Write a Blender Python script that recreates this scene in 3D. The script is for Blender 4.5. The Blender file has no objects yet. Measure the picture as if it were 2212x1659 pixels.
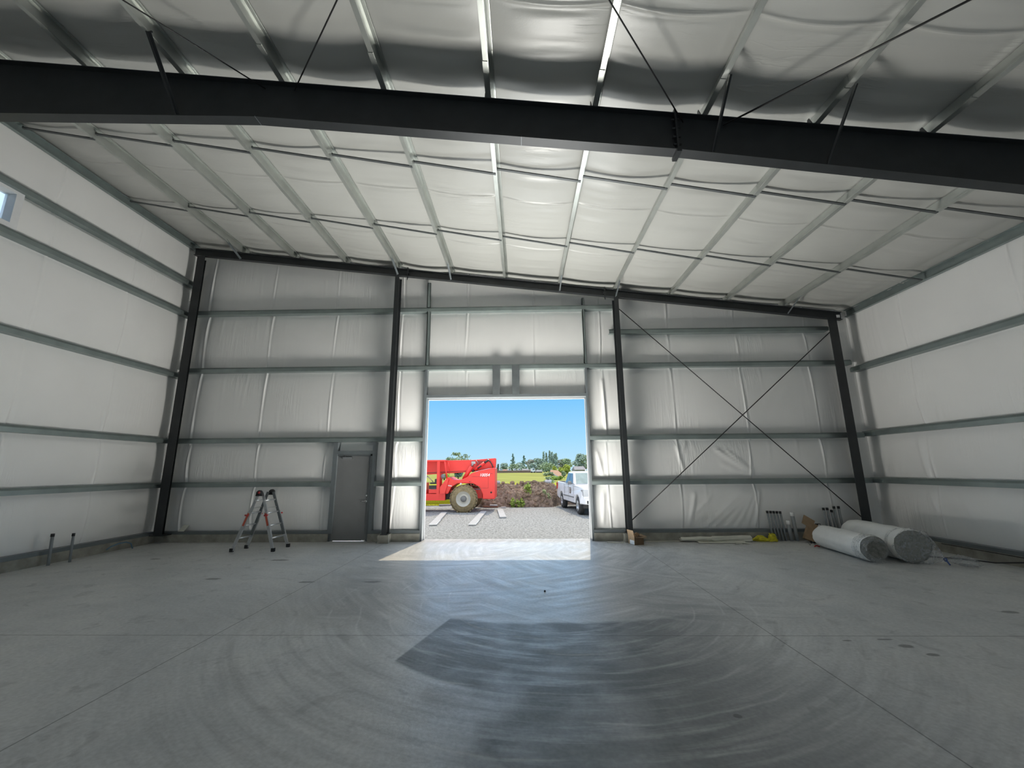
import bpy, math, random
import numpy as np
from mathutils import Vector, Matrix
random.seed(7); np.random.seed(7)
C = bpy.context.scene.collection
PI = math.pi

# ------------------------------------------------------------------ helpers
class MB:
    """collects boxes, tubes, prisms and grids into one mesh"""
    def __init__(s): s.v=[]; s.f=[]; s.sm=[]
    def add(s, vs, fs, smooth=False):
        o=len(s.v); s.v+= [tuple(map(float,p)) for p in vs]
        for f in fs: s.f.append(tuple(i+o for i in f)); s.sm.append(smooth)
        return s
    def box(s, x0,x1,y0,y1,z0,z1, M=None):
        vs=[(x,y,z) for x in (x0,x1) for y in (y0,y1) for z in (z0,z1)]
        if M is not None: vs=[M@Vector(p) for p in vs]
        return s.add(vs,[(0,1,3,2),(4,6,7,5),(0,4,5,1),(2,3,7,6),(0,2,6,4),(1,5,7,3)])
    def prism(s, prof, a, b, ax='x', shift=None, smooth=False):
        """extrude a closed 2D profile along ax from a to b; shift(t)->(du,dv) at both ends"""
        n=len(prof); vs=[]
        for t in (a,b):
            du,dv = shift(t) if shift else (0,0)
            for (p,q) in prof:
                p+=du; q+=dv
                vs.append({'x':(t,p,q),'y':(p,t,q),'z':(p,q,t)}[ax])
        fs=[(i,(i+1)%n,n+(i+1)%n,n+i) for i in range(n)]+[tuple(range(n-1,-1,-1)),tuple(range(n,2*n))]
        return s.add(vs,fs,smooth)
    def tube(s, pts, r, n=10, cap=True, smooth=True):
        pts=[Vector(p) for p in pts]; rs=r if isinstance(r,(list,tuple)) else [r]*len(pts)
        vs=[]; m=len(pts); ref=None
        for i,p in enumerate(pts):
            d=(pts[min(i+1,m-1)]-pts[max(i-1,0)]).normalized()
            if ref is None: ref=Vector((0,0,1)) if abs(d.z)<.9 else Vector((1,0,0))
            u=(ref-d*ref.dot(d)).normalized(); w=d.cross(u); ref=u
            for k in range(n):
                a=2*PI*k/n; vs.append(p+(u*math.cos(a)+w*math.sin(a))*rs[i])
        fs=[(i*n+k,i*n+(k+1)%n,(i+1)*n+(k+1)%n,(i+1)*n+k) for i in range(m-1) for k in range(n)]
        s.add(vs,fs,smooth)
        if cap:
            o=len(s.v)-m*n
            s.f+= [tuple(o+k for k in range(n-1,-1,-1)),tuple(o+(m-1)*n+k for k in range(n))]; s.sm+=[False,False]
        return s
    def lathe(s, prof, c, axis='y', n=32, smooth=True):
        """prof: (along, radius) pairs; c centre; axis of revolution"""
        vs=[]
        for (h,r) in prof:
            for k in range(n):
                a=2*PI*k/n; p,q=r*math.cos(a),r*math.sin(a)
                vs.append({'y':(c[0]+p,c[1]+h,c[2]+q),'x':(c[0]+h,c[1]+p,c[2]+q),'z':(c[0]+p,c[1]+q,c[2]+h)}[axis])
        m=len(prof)
        fs=[(i*n+k,i*n+(k+1)%n,(i+1)*n+(k+1)%n,(i+1)*n+k) for i in range(m-1) for k in range(n)]
        return s.add(vs,fs,smooth)
    def build(s, name, mat, parent=None, loc=None):
        return link(name, s.v, s.f, mat, parent, s.sm, loc)

def setpar(o,parent):
    if not parent: return
    o.parent=parent
    if parent.type=='EMPTY' and not parent.get('local'): o.matrix_parent_inverse=Matrix.Translation(parent.location).inverted()

def link(name, v, f, mat, parent=None, sm=None, loc=None):
    me=bpy.data.meshes.new(name); me.from_pydata(v,[],f)
    if sm is True: me.polygons.foreach_set('use_smooth',[True]*len(f))
    elif sm: me.polygons.foreach_set('use_smooth',sm)
    me.materials.append(mat); me.update()
    o=bpy.data.objects.new(name,me); C.objects.link(o)
    setpar(o,parent)
    if loc: o.location=loc
    return o
def tag(o,label=None,cat=None,group=None,kind=None):
    if label: o['label']=label
    if cat: o['category']=cat
    if group: o['group']=group
    if kind: o['kind']=kind
    return o
def empty(name,loc,label=None,cat=None,group=None,kind=None,local=False,rz=0):
    o=bpy.data.objects.new(name,None); C.objects.link(o); o.location=loc; o.empty_display_size=.1
    if local: o['local']=1; o.rotation_euler=(0,0,rz)
    return tag(o,label,cat,group,kind)
def grid(name,P,mat,parent=None,mask=None):
    """P: (ny,nx,3) array -> smooth grid mesh"""
    ny,nx=P.shape[:2]; idx=np.arange(ny*nx).reshape(ny,nx)
    q=np.stack([idx[:-1,:-1],idx[:-1,1:],idx[1:,1:],idx[1:,:-1]],-1)
    if mask is not None: q=q[mask]
    q=q.reshape(-1,4)
    me=bpy.data.meshes.new(name); me.vertices.add(ny*nx); me.vertices.foreach_set('co',P.reshape(-1).astype(np.float32))
    me.loops.add(len(q)*4); me.loops.foreach_set('vertex_index',q.reshape(-1).astype(np.int32))
    me.polygons.add(len(q)); me.polygons.foreach_set('loop_start',np.arange(0,len(q)*4,4,dtype=np.int32))
    me.polygons.foreach_set('use_smooth',np.ones(len(q),dtype=bool))
    me.update(calc_edges=True); me.materials.append(mat)
    o=bpy.data.objects.new(name,me); C.objects.link(o)
    setpar(o,parent)
    return o

# ------------------------------------------------------------------ materials
def mat(name): 
    m=bpy.data.materials.new(name); m.use_nodes=True; nt=m.node_tree
    return m,nt,nt.nodes['Principled BSDF']
def N(nt,t,**k):
    n=nt.nodes.new(t)
    for a,b in k.items():
        if a.startswith('i_'):
            key=a[2:].replace('_',' '); n.inputs[key].default_value=b
        else: setattr(n,a,b)
    return n
def ramp(nt,src,stops):
    r=nt.nodes.new('ShaderNodeValToRGB'); e=r.color_ramp.elements
    while len(e)<len(stops): e.new(.5)
    for x,(p,c) in zip(e,stops): x.position=p; x.color=(*c,1) if len(c)==3 else c
    nt.links.new(src,r.inputs[0]); return r
def L(nt,a,b): nt.links.new(a,b)
def mth(nt,op,a,b=None,c=None,clamp=False):
    n=nt.nodes.new('ShaderNodeMath'); n.operation=op; n.use_clamp=clamp
    for i,x in enumerate((a,b,c)):
        if x is None: continue
        if isinstance(x,(int,float)): n.inputs[i].default_value=x
        else: nt.links.new(x,n.inputs[i])
    return n.outputs[0]
def simple(name,col,rough=.5,metal=0,noise=.12,scale=6,bump=0,spec=.5,stretch=None,bscale=None):
    m,nt,b=mat(name)
    tc=N(nt,'ShaderNodeTexCoord'); src=tc.outputs['Object']
    if stretch:
        mp=N(nt,'ShaderNodeMapping'); mp.inputs['Scale'].default_value=stretch; L(nt,src,mp.inputs[0]); src=mp.outputs[0]
    n=N(nt,'ShaderNodeTexNoise'); n.inputs['Scale'].default_value=scale; n.inputs['Detail'].default_value=5; L(nt,src,n.inputs['Vector'])
    r=ramp(nt,n.outputs['Fac'],[(.3,tuple(max(0,c*(1-noise)) for c in col)),(.7,tuple(min(1,c*(1+noise)) for c in col))])
    L(nt,r.outputs[0],b.inputs['Base Color'])
    b.inputs['Roughness'].default_value=rough; b.inputs['Metallic'].default_value=metal; b.inputs['Specular IOR Level'].default_value=spec
    if bump:
        n2=N(nt,'ShaderNodeTexNoise'); n2.inputs['Scale'].default_value=bscale or scale*3; n2.inputs['Detail'].default_value=4; L(nt,src,n2.inputs['Vector'])
        bp=N(nt,'ShaderNodeBump'); bp.inputs['Strength'].default_value=bump; bp.inputs['Distance'].default_value=.02
        L(nt,n2.outputs['Fac'],bp.inputs['Height']); L(nt,bp.outputs[0],b.inputs['Normal'])
    return m
def liner_mat(name,axis,col,rough,bstr):
    """white vinyl facing of the insulation: fine cloth noise and wrinkles drawn along one axis"""
    m,nt,b=mat(name); tc=N(nt,'ShaderNodeTexCoord')
    def nz(sc,scale,detail=3):
        mp=N(nt,'ShaderNodeMapping'); mp.inputs['Scale'].default_value=sc; L(nt,tc.outputs['Object'],mp.inputs[0])
        n=N(nt,'ShaderNodeTexNoise'); n.inputs['Scale'].default_value=scale; n.inputs['Detail'].default_value=detail; n.inputs['Distortion'].default_value=.3
        L(nt,mp.outputs[0],n.inputs['Vector']); return n.outputs['Fac']
    st={'z':(1,1,.06),'x':(.06,1,1)}[axis]
    wr=nz(st,9); ms=nz((1,1,1),.55,2)
    rid=mth(nt,'SUBTRACT',1.0,mth(nt,'MULTIPLY',mth(nt,'ABSOLUTE',mth(nt,'SUBTRACT',wr,.5)),9),clamp=True)
    rid=mth(nt,'POWER',rid,2.0)
    mk=mth(nt,'MULTIPLY',mth(nt,'SUBTRACT',ms,.52),4,clamp=True)
    fine=nz((1,1,1),60,2); big=nz((1,1,1),1.1,2)
    h=mth(nt,'ADD',mth(nt,'MULTIPLY',mth(nt,'MULTIPLY',rid,mk),.55),mth(nt,'MULTIPLY',fine,.05))
    h=mth(nt,'ADD',h,mth(nt,'MULTIPLY',big,.8))
    bp=N(nt,'ShaderNodeBump'); bp.inputs['Strength'].default_value=bstr; bp.inputs['Distance'].default_value=.03
    L(nt,h,bp.inputs['Height']); L(nt,bp.outputs[0],b.inputs['Normal'])
    r=ramp(nt,nz((1,1,1),.8,3),[(.3,tuple(c*.95 for c in col)),(.7,col)])
    L(nt,r.outputs[0],b.inputs['Base Color']); b.inputs['Roughness'].default_value=rough
    b.inputs['Specular IOR Level'].default_value=.5 if axis=='z' else .45
    return m
M={}
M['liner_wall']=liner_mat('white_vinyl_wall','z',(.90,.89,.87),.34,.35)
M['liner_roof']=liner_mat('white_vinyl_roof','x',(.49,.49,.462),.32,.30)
M['galv']=simple('galvanized_steel',(.27,.315,.305),.42,.55,.12,3,stretch=(1,1,1))
M['galv_roof']=simple('galvanized_purlin_steel',(.47,.49,.46),.33,.6,.10,2.5)
M['primer']=simple('dark_grey_primer',(.028,.031,.033),.42,0,.15,4,spec=.4)
M['primer_rod']=simple('black_rod_steel',(.012,.012,.013),.5)
M['channel']=simple('grey_painted_channel',(.17,.19,.20),.45,.2,.08,4)
M['strap']=simple('dull_steel_strap',(.10,.11,.11),.5,.3)
M['hanger']=simple('grey_plate_steel',(.13,.145,.15),.5,.2)
M['doorpaint']=simple('grey_door_paint',(.185,.188,.19),.5,0,.05,3)
M['chrome']=simple('bright_hardware',(.7,.7,.7),.22,1,.02)
M['curb']=simple('curb_concrete',(.30,.29,.25),.85,0,.25,5,.4)
M['alu']=simple('ladder_aluminium',(.55,.56,.57),.35,.7,.08,10)
M['blackrub']=simple('black_rubber',(.02,.02,.021),.6)
M['redplas']=simple('red_plastic',(.45,.03,.03),.4)
M['orangelabel']=simple('red_orange_sticker',(.55,.11,.06),.5)
M['card']=simple('brown_cardboard',(.36,.25,.15),.8,0,.12,9,.1)
M['card_shade']=simple('shaded_cardboard',(.20,.13,.075),.85,0,.15,9)  # darker copy of the cardboard: the open carton's shade put into colour
M['paper']=simple('kraft_paper',(.35,.22,.12),.7,0,.2,14,.3)
M['white']=simple('white_label',(.8,.8,.8),.5,0,.03)
M['trimwhite']=simple('pale_trim',(.42,.43,.45),.5,0,.03)
M['offwhite']=simple('off_white_vinyl_sheet',(.66,.65,.57),.5,0,.08,6,.15)
M['yellow']=simple('yellow_strap',(.62,.55,.03),.5,0,.2,18,.3)
M['pvc']=simple('grey_conduit',(.24,.26,.27),.5,0,.06)
M['pvcw']=simple('pale_grey_pipe',(.33,.35,.36),.5,0,.06)
M['tape']=simple('white_tape',(.75,.75,.74),.5,0,.04)
M['bluepipe']=simple('blue_water_pipe',(.10,.20,.32),.45)
M['rollwhite']=simple('white_insulation_facing',(.80,.80,.78),.45,0,.05,5,.35,bscale=7)
M['fibre']=simple('grey_fibreglass',(.22,.22,.20),.95,0,.35,22,.6)
M['ink']=simple('grey_print',(.36,.37,.37),.6)
M['blacktrash']=simple('black_plastic',(.015,.015,.017),.3,0,.2,20,.5)
M['bluetape']=simple('blue_tie',(.05,.10,.30),.4)
# floor ---------------------------------------------------------------
def floor_mat():
    m,nt,b=mat('trowelled_concrete'); tc=N(nt,'ShaderNodeTexCoord'); P=tc.outputs['Object']
    sx=N(nt,'ShaderNodeSeparateXYZ'); L(nt,P,sx.inputs[0]); X,Y=sx.outputs[0],sx.outputs[1]
    def noise(scale,detail=4,dist=0.,sc=(1,1,1)):
        mp=N(nt,'ShaderNodeMapping'); mp.inputs['Scale'].default_value=sc; L(nt,P,mp.inputs[0])
        n=N(nt,'ShaderNodeTexNoise'); n.inputs['Scale'].default_value=scale; n.inputs['Detail'].default_value=detail; n.inputs['Distortion'].default_value=dist
        L(nt,mp.outputs[0],n.inputs['Vector']); return n.outputs['Fac']
    n1,n2,n3=noise(.45,3),noise(2.2,5,.4),noise(28,3)
    def sstep(x,a,bb):
        r=N(nt,'ShaderNodeMapRange'); r.interpolation_type='SMOOTHSTEP'; L(nt,x,r.inputs[0])
        r.inputs[1].default_value=a; r.inputs[2].default_value=bb; return r.outputs[0]
    # dark trowel-burnt / damp patch with a crisp left edge, ragged elsewhere
    nj=mth(nt,'MULTIPLY',mth(nt,'SUBTRACT',n2,.5),.9)
    edge=mth(nt,'SUBTRACT',X,mth(nt,'ADD',-2.505,mth(nt,'MULTIPLY',Y,.297)))       # left boundary x=-2.505+.297y
    left=sstep(edge,-.015,.02)
    rad=lambda cx,cy: mth(nt,'SQRT',mth(nt,'ADD',mth(nt,'POWER',mth(nt,'SUBTRACT',X,cx),2.0),mth(nt,'POWER',mth(nt,'SUBTRACT',Y,cy),2.0)))
    R1=rad(.40,6.05)
    R3=rad(.37,10.26)
    top=sstep(mth(nt,'ADD',R3,mth(nt,'MULTIPLY',nj,.10)),4.92,5.04)
    right=mth(nt,'SUBTRACT',1.0,sstep(mth(nt,'ADD',X,nj),1.0,3.0))
    near=sstep(mth(nt,'ADD',Y,mth(nt,'MULTIPLY',nj,1.2)),1.0,2.4)
    below=sstep(mth(nt,'ADD',R1,mth(nt,'MULTIPLY',nj,.12)),2.34,2.40)               # beyond the first arc the left edge fades
    soft=sstep(mth(nt,'ADD',mth(nt,'ADD',X,mth(nt,'MULTIPLY',Y,.12)),mth(nt,'MULTIPLY',nj,1.1)),-.75,.55)
    lf=mth(nt,'ADD',mth(nt,'MULTIPLY',left,mth(nt,'SUBTRACT',1.0,below)),mth(nt,'MULTIPLY',mth(nt,'MULTIPLY',soft,below),.92))
    dark=mth(nt,'MULTIPLY',mth(nt,'MULTIPLY',lf,top),mth(nt,'MULTIPLY',right,near))
    dark=mth(nt,'MULTIPLY',dark,mth(nt,'ADD',.30,mth(nt,'MULTIPLY',n2,1.25)),clamp=True)
    # long swept trowel streaks: noise drawn out along circles
    def streak(cx,cy,fr,fa,seed):
        dx,dy=mth(nt,'SUBTRACT',X,cx),mth(nt,'SUBTRACT',Y,cy)
        cb=N(nt,'ShaderNodeCombineXYZ'); L(nt,mth(nt,'MULTIPLY',rad(cx,cy),fr),cb.inputs[0]); L(nt,mth(nt,'MULTIPLY',mth(nt,'ARCTAN2',dy,dx),fa),cb.inputs[1]); cb.inputs[2].default_value=seed
        n=N(nt,'ShaderNodeTexNoise'); n.inputs['Scale'].default_value=1; n.inputs['Detail'].default_value=4; n.inputs['Roughness'].default_value=.62; n.inputs['Distortion'].default_value=.25; L(nt,cb.outputs[0],n.inputs['Vector']); return n.outputs['Fac']
    s1=streak(.4,6.6,9,2.2,1.); s2=streak(-1.6,11.2,7,3.5,5.); s3=streak(3.4,10.2,7,3.5,9.); s4=streak(-6,3,5,4,13.)
    def mixf(f,a,b_): return mth(nt,'ADD',mth(nt,'MULTIPLY',a,mth(nt,'SUBTRACT',1.0,f)),mth(nt,'MULTIPLY',b_,f))
    mm=sstep(noise(.55,2,.6),.44,.56)
    far=sstep(Y,5.0,5.6); sk=mixf(far,s1,mixf(mm,s2,s3)); sk=mixf(mth(nt,'MULTIPLY',sstep(mth(nt,'ABSOLUTE',mth(nt,'SUBTRACT',X,.2)),2.5,4.5),.75),sk,s4)
    skc=mth(nt,'MULTIPLY',mth(nt,'SUBTRACT',sk,.5),2.6)                        # about -.5 .. .5
    cen=mth(nt,'SUBTRACT',1.0,mth(nt,'MULTIPLY',sstep(mth(nt,'ABSOLUTE',mth(nt,'SUBTRACT',X,.2)),2.2,5.0),.65))
    # power-trowel arcs
    def arcs(cx,cy,freq,ph,w,lo,hi):
        r=mth(nt,'ADD',rad(cx,cy),mth(nt,'MULTIPLY',n1,.5))
        fr=mth(nt,'FRACT',mth(nt,'ADD',mth(nt,'MULTIPLY',r,freq),ph))
        ln=mth(nt,'SUBTRACT',1.0,mth(nt,'DIVIDE',mth(nt,'ABSOLUTE',mth(nt,'SUBTRACT',fr,.5)),w),clamp=True)
        rr=mth(nt,'MULTIPLY',sstep(r,lo,lo+.15),mth(nt,'SUBTRACT',1.0,sstep(r,hi-.2,hi)))
        return mth(nt,'MULTIPLY',ln,rr)
    brk=sstep(noise(1.3,3),.42,.62)
    a1=mth(nt,'MULTIPLY',arcs(.40,6.3,2.6,.1,.055,1.6,4.0),brk)
    a2=mth(nt,'MULTIPLY',arcs(-.2,10.6,2.1,.3,.10,2.2,5.4),sstep(noise(.9,3),.40,.6))
    a3=mth(nt,'MULTIPLY',arcs(2.6,9.6,2.3,.6,.10,1.6,4.4),sstep(noise(1.1,3,0,(1,1,1)),.45,.6))
    arc=mth(nt,'ADD',a1,mth(nt,'MULTIPLY',mth(nt,'ADD',a2,a3),.35),clamp=True)
    # saw-cut joints
    def jl(v,c,w=.006): return mth(nt,'SUBTRACT',1.0,sstep(mth(nt,'ABSOLUTE',mth(nt,'SUBTRACT',v,c)),w*.5,w*1.6))
    j=mth(nt,'MAXIMUM',mth(nt,'MAXIMUM',jl(X,-3.40),jl(X,2.67)),jl(Y,4.92))
    # oil and water spots
    sp=None; n9=noise(9,2)
    for (cx,cy,a,bb) in [(3.83,4.67,.075,.05),(3.90,4.47,.07,.035),(5.97,5.67,.10,.06),(1.543,3.45,.035,.03),(-4.9,8.75,.2,.07),(-2.42,7.1,.16,.05),(-3.5,7.1,.14,.05),(-5.2,7.3,.16,.06),(3.75,4.83,.08,.02),(3.35,4.8,.05,.02),(-7.6,8.9,.12,.05)]:
        d=mth(nt,'SQRT',mth(nt,'ADD',mth(nt,'POWER',mth(nt,'DIVIDE',mth(nt,'SUBTRACT',X,cx),a),2.0),mth(nt,'POWER',mth(nt,'DIVIDE',mth(nt,'SUBTRACT',Y,cy),bb),2.0)))
        d=mth(nt,'ADD',d,mth(nt,'MULTIPLY',mth(nt,'SUBTRACT',n9,.5),1.2))
        k=mth(nt,'SUBTRACT',1.0,sstep(d,.7,1.1)); sp=k if sp is None else mth(nt,'MAXIMUM',sp,k)
    base_=ramp(nt,mth(nt,'ADD',mth(nt,'MULTIPLY',n1,.6),mth(nt,'MULTIPLY',n2,.4)),[(.3,(.46,.475,.48)),(.5,(.58,.585,.58)),(.7,(.70,.695,.665))])
    def mix(fac,a,c):
        n=N(nt,'ShaderNodeMix',data_type='RGBA'); L(nt,fac,n.inputs[0]); L(nt,a,n.inputs[6]); n.inputs[7].default_value=(*c,1); return n.outputs[2]
    ctr=mth(nt,'MULTIPLY',sstep(mth(nt,'ADD',Y,nj),4.6,5.8),mth(nt,'SUBTRACT',1.0,sstep(mth(nt,'ABSOLUTE',mth(nt,'ADD',mth(nt,'ADD',X,.3),nj)),1.8,4.6)))  # floor colour darkened here to hold down the doorway's light and reflection
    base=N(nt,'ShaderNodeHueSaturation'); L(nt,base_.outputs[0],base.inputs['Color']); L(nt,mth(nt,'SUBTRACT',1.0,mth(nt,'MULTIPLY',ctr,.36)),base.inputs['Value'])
    c=mix(mth(nt,'MULTIPLY',dark,.85),base.outputs[0],(.085,.095,.10))
    c=mix(mth(nt,'MULTIPLY',mth(nt,'MULTIPLY',skc,cen),.55,None,True),c,(.78,.78,.77))
    c=mix(mth(nt,'MULTIPLY',mth(nt,'MULTIPLY',skc,cen),-.60,None,True),c,(.20,.205,.21))
    c=mix(mth(nt,'MULTIPLY',sstep(noise(3.6,4,.8),.58,.70),.30),c,(.22,.225,.23))
    c=mix(mth(nt,'MULTIPLY',arc,.34),c,(.8,.8,.78))
    c=mix(mth(nt,'MULTIPLY',sp,.75),c,(.10,.10,.10))
    c=mix(mth(nt,'MULTIPLY',j,.65),c,(.07,.07,.07))
    f=N(nt,'ShaderNodeMix',data_type='RGBA',blend_type='MULTIPLY'); f.inputs[0].default_value=1
    L(nt,c,f.inputs[6]); g=ramp(nt,n3,[(.3,(.86,.86,.86)),(.7,(1.06,1.06,1.06))]); L(nt,g.outputs[0],f.inputs[7])
    L(nt,f.outputs[2],b.inputs['Base Color'])
    ro=mth(nt,'ADD',.36,mth(nt,'MULTIPLY',n2,.20)); ro=mth(nt,'ADD',ro,mth(nt,'MULTIPLY',arc,.1)); ro=mth(nt,'ADD',ro,mth(nt,'MULTIPLY',mth(nt,'MULTIPLY',skc,cen),-.16)); ro=mth(nt,'ADD',ro,mth(nt,'MULTIPLY',dark,.10)); b.inputs['Specular IOR Level'].default_value=.6; L(nt,ro,b.inputs['Roughness'])
    bp=N(nt,'ShaderNodeBump'); bp.inputs['Strength'].default_value=.22; bp.inputs['Distance'].default_value=.01
    L(nt,mth(nt,'ADD',n3,mth(nt,'MULTIPLY',n2,1.2)),bp.inputs['Height']); L(nt,bp.outputs[0],b.inputs['Normal'])
    return m
M['floor']=floor_mat()

# ------------------------------------------------------------------ building dimensions (metres; camera stands at x=0, y=0)
YG,YL=10.88,11.08                   # inner face of the door-wall girts / its liner
XLI,XLO,XRI,XRO=-9.36,-9.56,8.87,9.07
YB=-7.0                             # wall behind the camera
SL=-.125
def roofz(x,b=6.916): return b+SL*x
RL=7.132                            # liner plane intercept (purlin tops)
KX=[-7.96+1.515*k for k in range(11)]
D0,D1,DH=-2.54,1.74,3.66            # big doorway
MD0,MD1,MDH=-4.93,-3.91,2.20        # man-door hole
GL=[1.354,2.499,4.437,6.12]; GR3=5.396
SLZ=[1.354,2.50,4.28,6.05,6.97]; SRZ=[1.36,2.53,4.25]

# ------------------------------------------------------------------ setting: floor, liners
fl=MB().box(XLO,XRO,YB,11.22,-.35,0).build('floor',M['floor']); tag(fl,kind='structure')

def seams_axis(a,b,ss,step):
    xs=list(np.arange(a,b,step))+[b]
    for s in ss: xs+= [s-.05,s-.028,s-.014,s-.006,s,s+.006,s+.014,s+.03,s+.06]
    return np.unique(np.round([x for x in xs if a<=x<=b],4))
class Noise1:
    def __init__(s,seed,n=400): s.t=np.random.RandomState(seed).randn(n)
    def __call__(s,x):
        x=np.mod(np.asarray(x),len(s.t)-2); i=np.floor(x).astype(int); f=x-i; f=f*f*(3-2*f); return s.t[i]*(1-f)+s.t[i+1]*f
def wall_disp(U,Z,levels,seams,seed,ends):
    """inward bulge of the facing between girts, seam folds and hanging wrinkles; returns metres (towards room)"""
    lv=np.array(sorted(levels)); i=np.clip(np.searchsorted(lv,Z)-1,0,len(lv)-2)
    t=np.clip((Z-lv[i])/(lv[i+1]-lv[i]),0,1)
    e=np.clip(np.minimum(U-ends[0],ends[1]-U)/.5,0,1)
    bul=.075*np.sin(PI*t)**.55*e
    rn=np.random.RandomState(seed); d=bul
    for s in seams:
        for k in range(len(lv)-1):
            ins=(i==k); amp=rn.uniform(.010,.028); lean=rn.uniform(-.10,.06); wid=rn.uniform(.018,.035); tt=rn.uniform(.3,1)
            c=s+lean*(1-t)*(1-t)*1.0
            prof=np.exp(-((U-c)/wid)**2)*amp-np.exp(-((U-c-.04)/wid)**2)*amp*.8
            d=d+np.where(ins,prof*np.clip(np.abs(t-tt)*1.6+.25,0,1),0)
            for q in range(rn.randint(3,7)):      # short hanging folds beside the seam
                c0=s+rn.uniform(-.85,.85); ln=rn.uniform(-.14,.10); w=rn.uniform(.014,.03); a=rn.uniform(.003,.010); up=rn.rand()<.55
                fade=np.clip((t-.35)/.6,0,1) if up else np.clip((.65-t)/.6,0,1)
                d=d+np.where(ins,np.exp(-((U-c0-ln*(t-.5))/w)**2)*a*fade,0)
    return d
BS=[-8.94+1.862*k for k in range(10)]
BSf=sorted(BS+[s+o for s in BS for o in (.45,-.5)])
xs=seams_axis(XLO-.05,XRO+.05,BS,.035)
xs=np.unique(np.concatenate([xs,[D0-.03,D1+.03,MD0,MD1]])); 
zs=np.unique(np.concatenate([np.arange(.1,8.45,.05),[.19,DH+.03,MDH]]))
U,Z=np.meshgrid(xs,zs)
d=wall_disp(U,Z,[.15]+GL+[8.4],BS,3,(XLO,XRO))
dR=wall_disp(U,Z,[.15]+GL[:3]+[GR3,7.2],BS,4,(XLO,XRO))
w=1/(1+np.exp(-(U-2.63)*60)); d=d*(1-w)+dR*w
# long diagonal pull folds in the lowest panel of the right-hand bay
for (x0,z0,x1,z1,a,wd) in [(4.55,.25,5.75,1.25,.022,.05),(4.75,.22,5.85,1.2,.02,.05),(5.05,.2,5.95,1.2,.02,.05),(5.35,.2,6.0,1.25,.02,.045),(5.6,.2,6.05,1.25,.02,.045),(5.85,.25,6.08,1.25,.025,.04),(4.2,.25,4.45,1.2,.03,.05),(4.35,.6,4.9,1.1,.015,.05),(4.3,.4,4.7,.65,.015,.05),
                           (5.0,2.3,6.0,1.55,.022,.05),(5.3,2.25,6.02,1.6,.02,.04),(5.1,1.9,6.0,1.5,.018,.05),(4.05,2.4,4.2,1.6,.03,.04),(4.15,2.1,4.35,2.45,.02,.04),(2.05,.3,2.1,1.2,.03,.04),(2.15,.9,2.45,.6,.012,.05),(1.95,2.3,2.12,1.5,.03,.04),(1.98,1.7,2.1,2.0,.014,.05),(2.2,4.2,2.24,2.7,.03,.04)]:
    dx,dz=x1-x0,z1-z0; l=math.hypot(dx,dz); s=((U-x0)*dx+(Z-z0)*dz)/l; q=(-(U-x0)*dz+(Z-z0)*dx)/l
    d=d+a*np.exp(-(q/wd)**2)*np.clip(s/.15,0,1)*np.clip((l-s)/.15,0,1)
Zc=np.minimum(Z,roofz(U,RL)+.03)
P=np.stack([U,YL-d,Zc],-1)
xm=(U[:-1,:-1]+U[1:,1:])/2; zm=(Z[:-1,:-1]+Z[1:,1:])/2
hole=((xm>D0-.03)&(xm<D1+.03)&(zm<DH+.03))|((xm>MD0)&(xm<MD1)&(zm<MDH))
deg=(Zc[1:,1:]-Zc[:-1,1:]<1e-4)&(Zc[1:,:-1]-Zc[:-1,:-1]<1e-4)
wb=grid('wall_back',P,M['liner_wall'],mask=~(hole|deg)); tag(wb,kind='structure')
# side walls
def side(name,xo,sgn,levels,seams,seed,top,hole=None):
    ys=seams_axis(YB,YL+.02,seams,.05); zs=np.arange(.1,top+.06,.05)
    if hole: ys=np.unique(np.concatenate([ys,hole[:2]])); zs=np.unique(np.concatenate([zs,hole[2:]]))
    U,Z=np.meshgrid(ys,zs); d=wall_disp(U,Z,[.15]+levels+[top],seams,seed,(YB,YL+.02))*.9
    # radiating pucker in the uppermost corner panel and folds near the door-wall corner
    if sgn>0:
        for k in range(5):
            y0=10.72-.06*k; d+=.012*np.exp(-(((U-y0+(Z-7.0)*(.10+.16*k)*.9)-.05)/.025)**2)*np.clip((Z-6.95)/.15,0,1)*np.clip((7.75-Z)/.3,0,1)
    else:
        for k in range(5):
            y0=10.6-.13*k; d+=.016*np.exp(-((U-y0-(Z-5)*.05)/.03)**2)*np.clip((Z-4.3)/.3,0,1)
        for (y0,z0,y1,z1,a,wd) in [(9.55,1.35,9.62,2.4,.035,.04),(9.5,.75,9.6,1.25,.035,.035),(9.62,.85,9.66,1.25,.03,.03),(10.4,.75,10.45,1.15,.03,.03),(8.75,.6,9.0,1.3,.02,.04),(8.62,.7,8.75,1.0,.015,.03),(10.35,1.45,10.38,1.9,.02,.03),(9.38,2.6,9.45,3.4,.025,.03),(9.05,2.6,9.05,3.1,.02,.03)]:
            dy,dz=y1-y0,z1-z0; l=math.hypot(dy,dz); s=((U-y0)*dy+(Z-z0)*dz)/l; q=(-(U-y0)*dz+(Z-z0)*dy)/l
            d+=a*np.exp(-(q/wd)**2)*np.clip(s/.15,0,1)*np.clip((l-s)/.15,0,1)
    P=np.stack([xo+sgn*d,U,Z],-1); mk=None
    if hole:
        ym=(U[:-1,:-1]+U[1:,1:])/2; zm=(Z[:-1,:-1]+Z[1:,1:])/2; mk=~((ym>hole[0])&(ym<hole[1])&(zm>hole[2])&(zm<hole[3]))
    o=grid(name,P,M['liner_wall'],mask=mk); return tag(o,kind='structure')
WY0,WY1,WZ0,WZ1=4.9,6.72,6.28,6.95
side('wall_left',XLO,1,SLZ,[7.37-1.8*k for k in range(-2,8)],11,roofz(XLO,RL)+.02,hole=(WY0,WY1,WZ0,WZ1))
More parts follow.
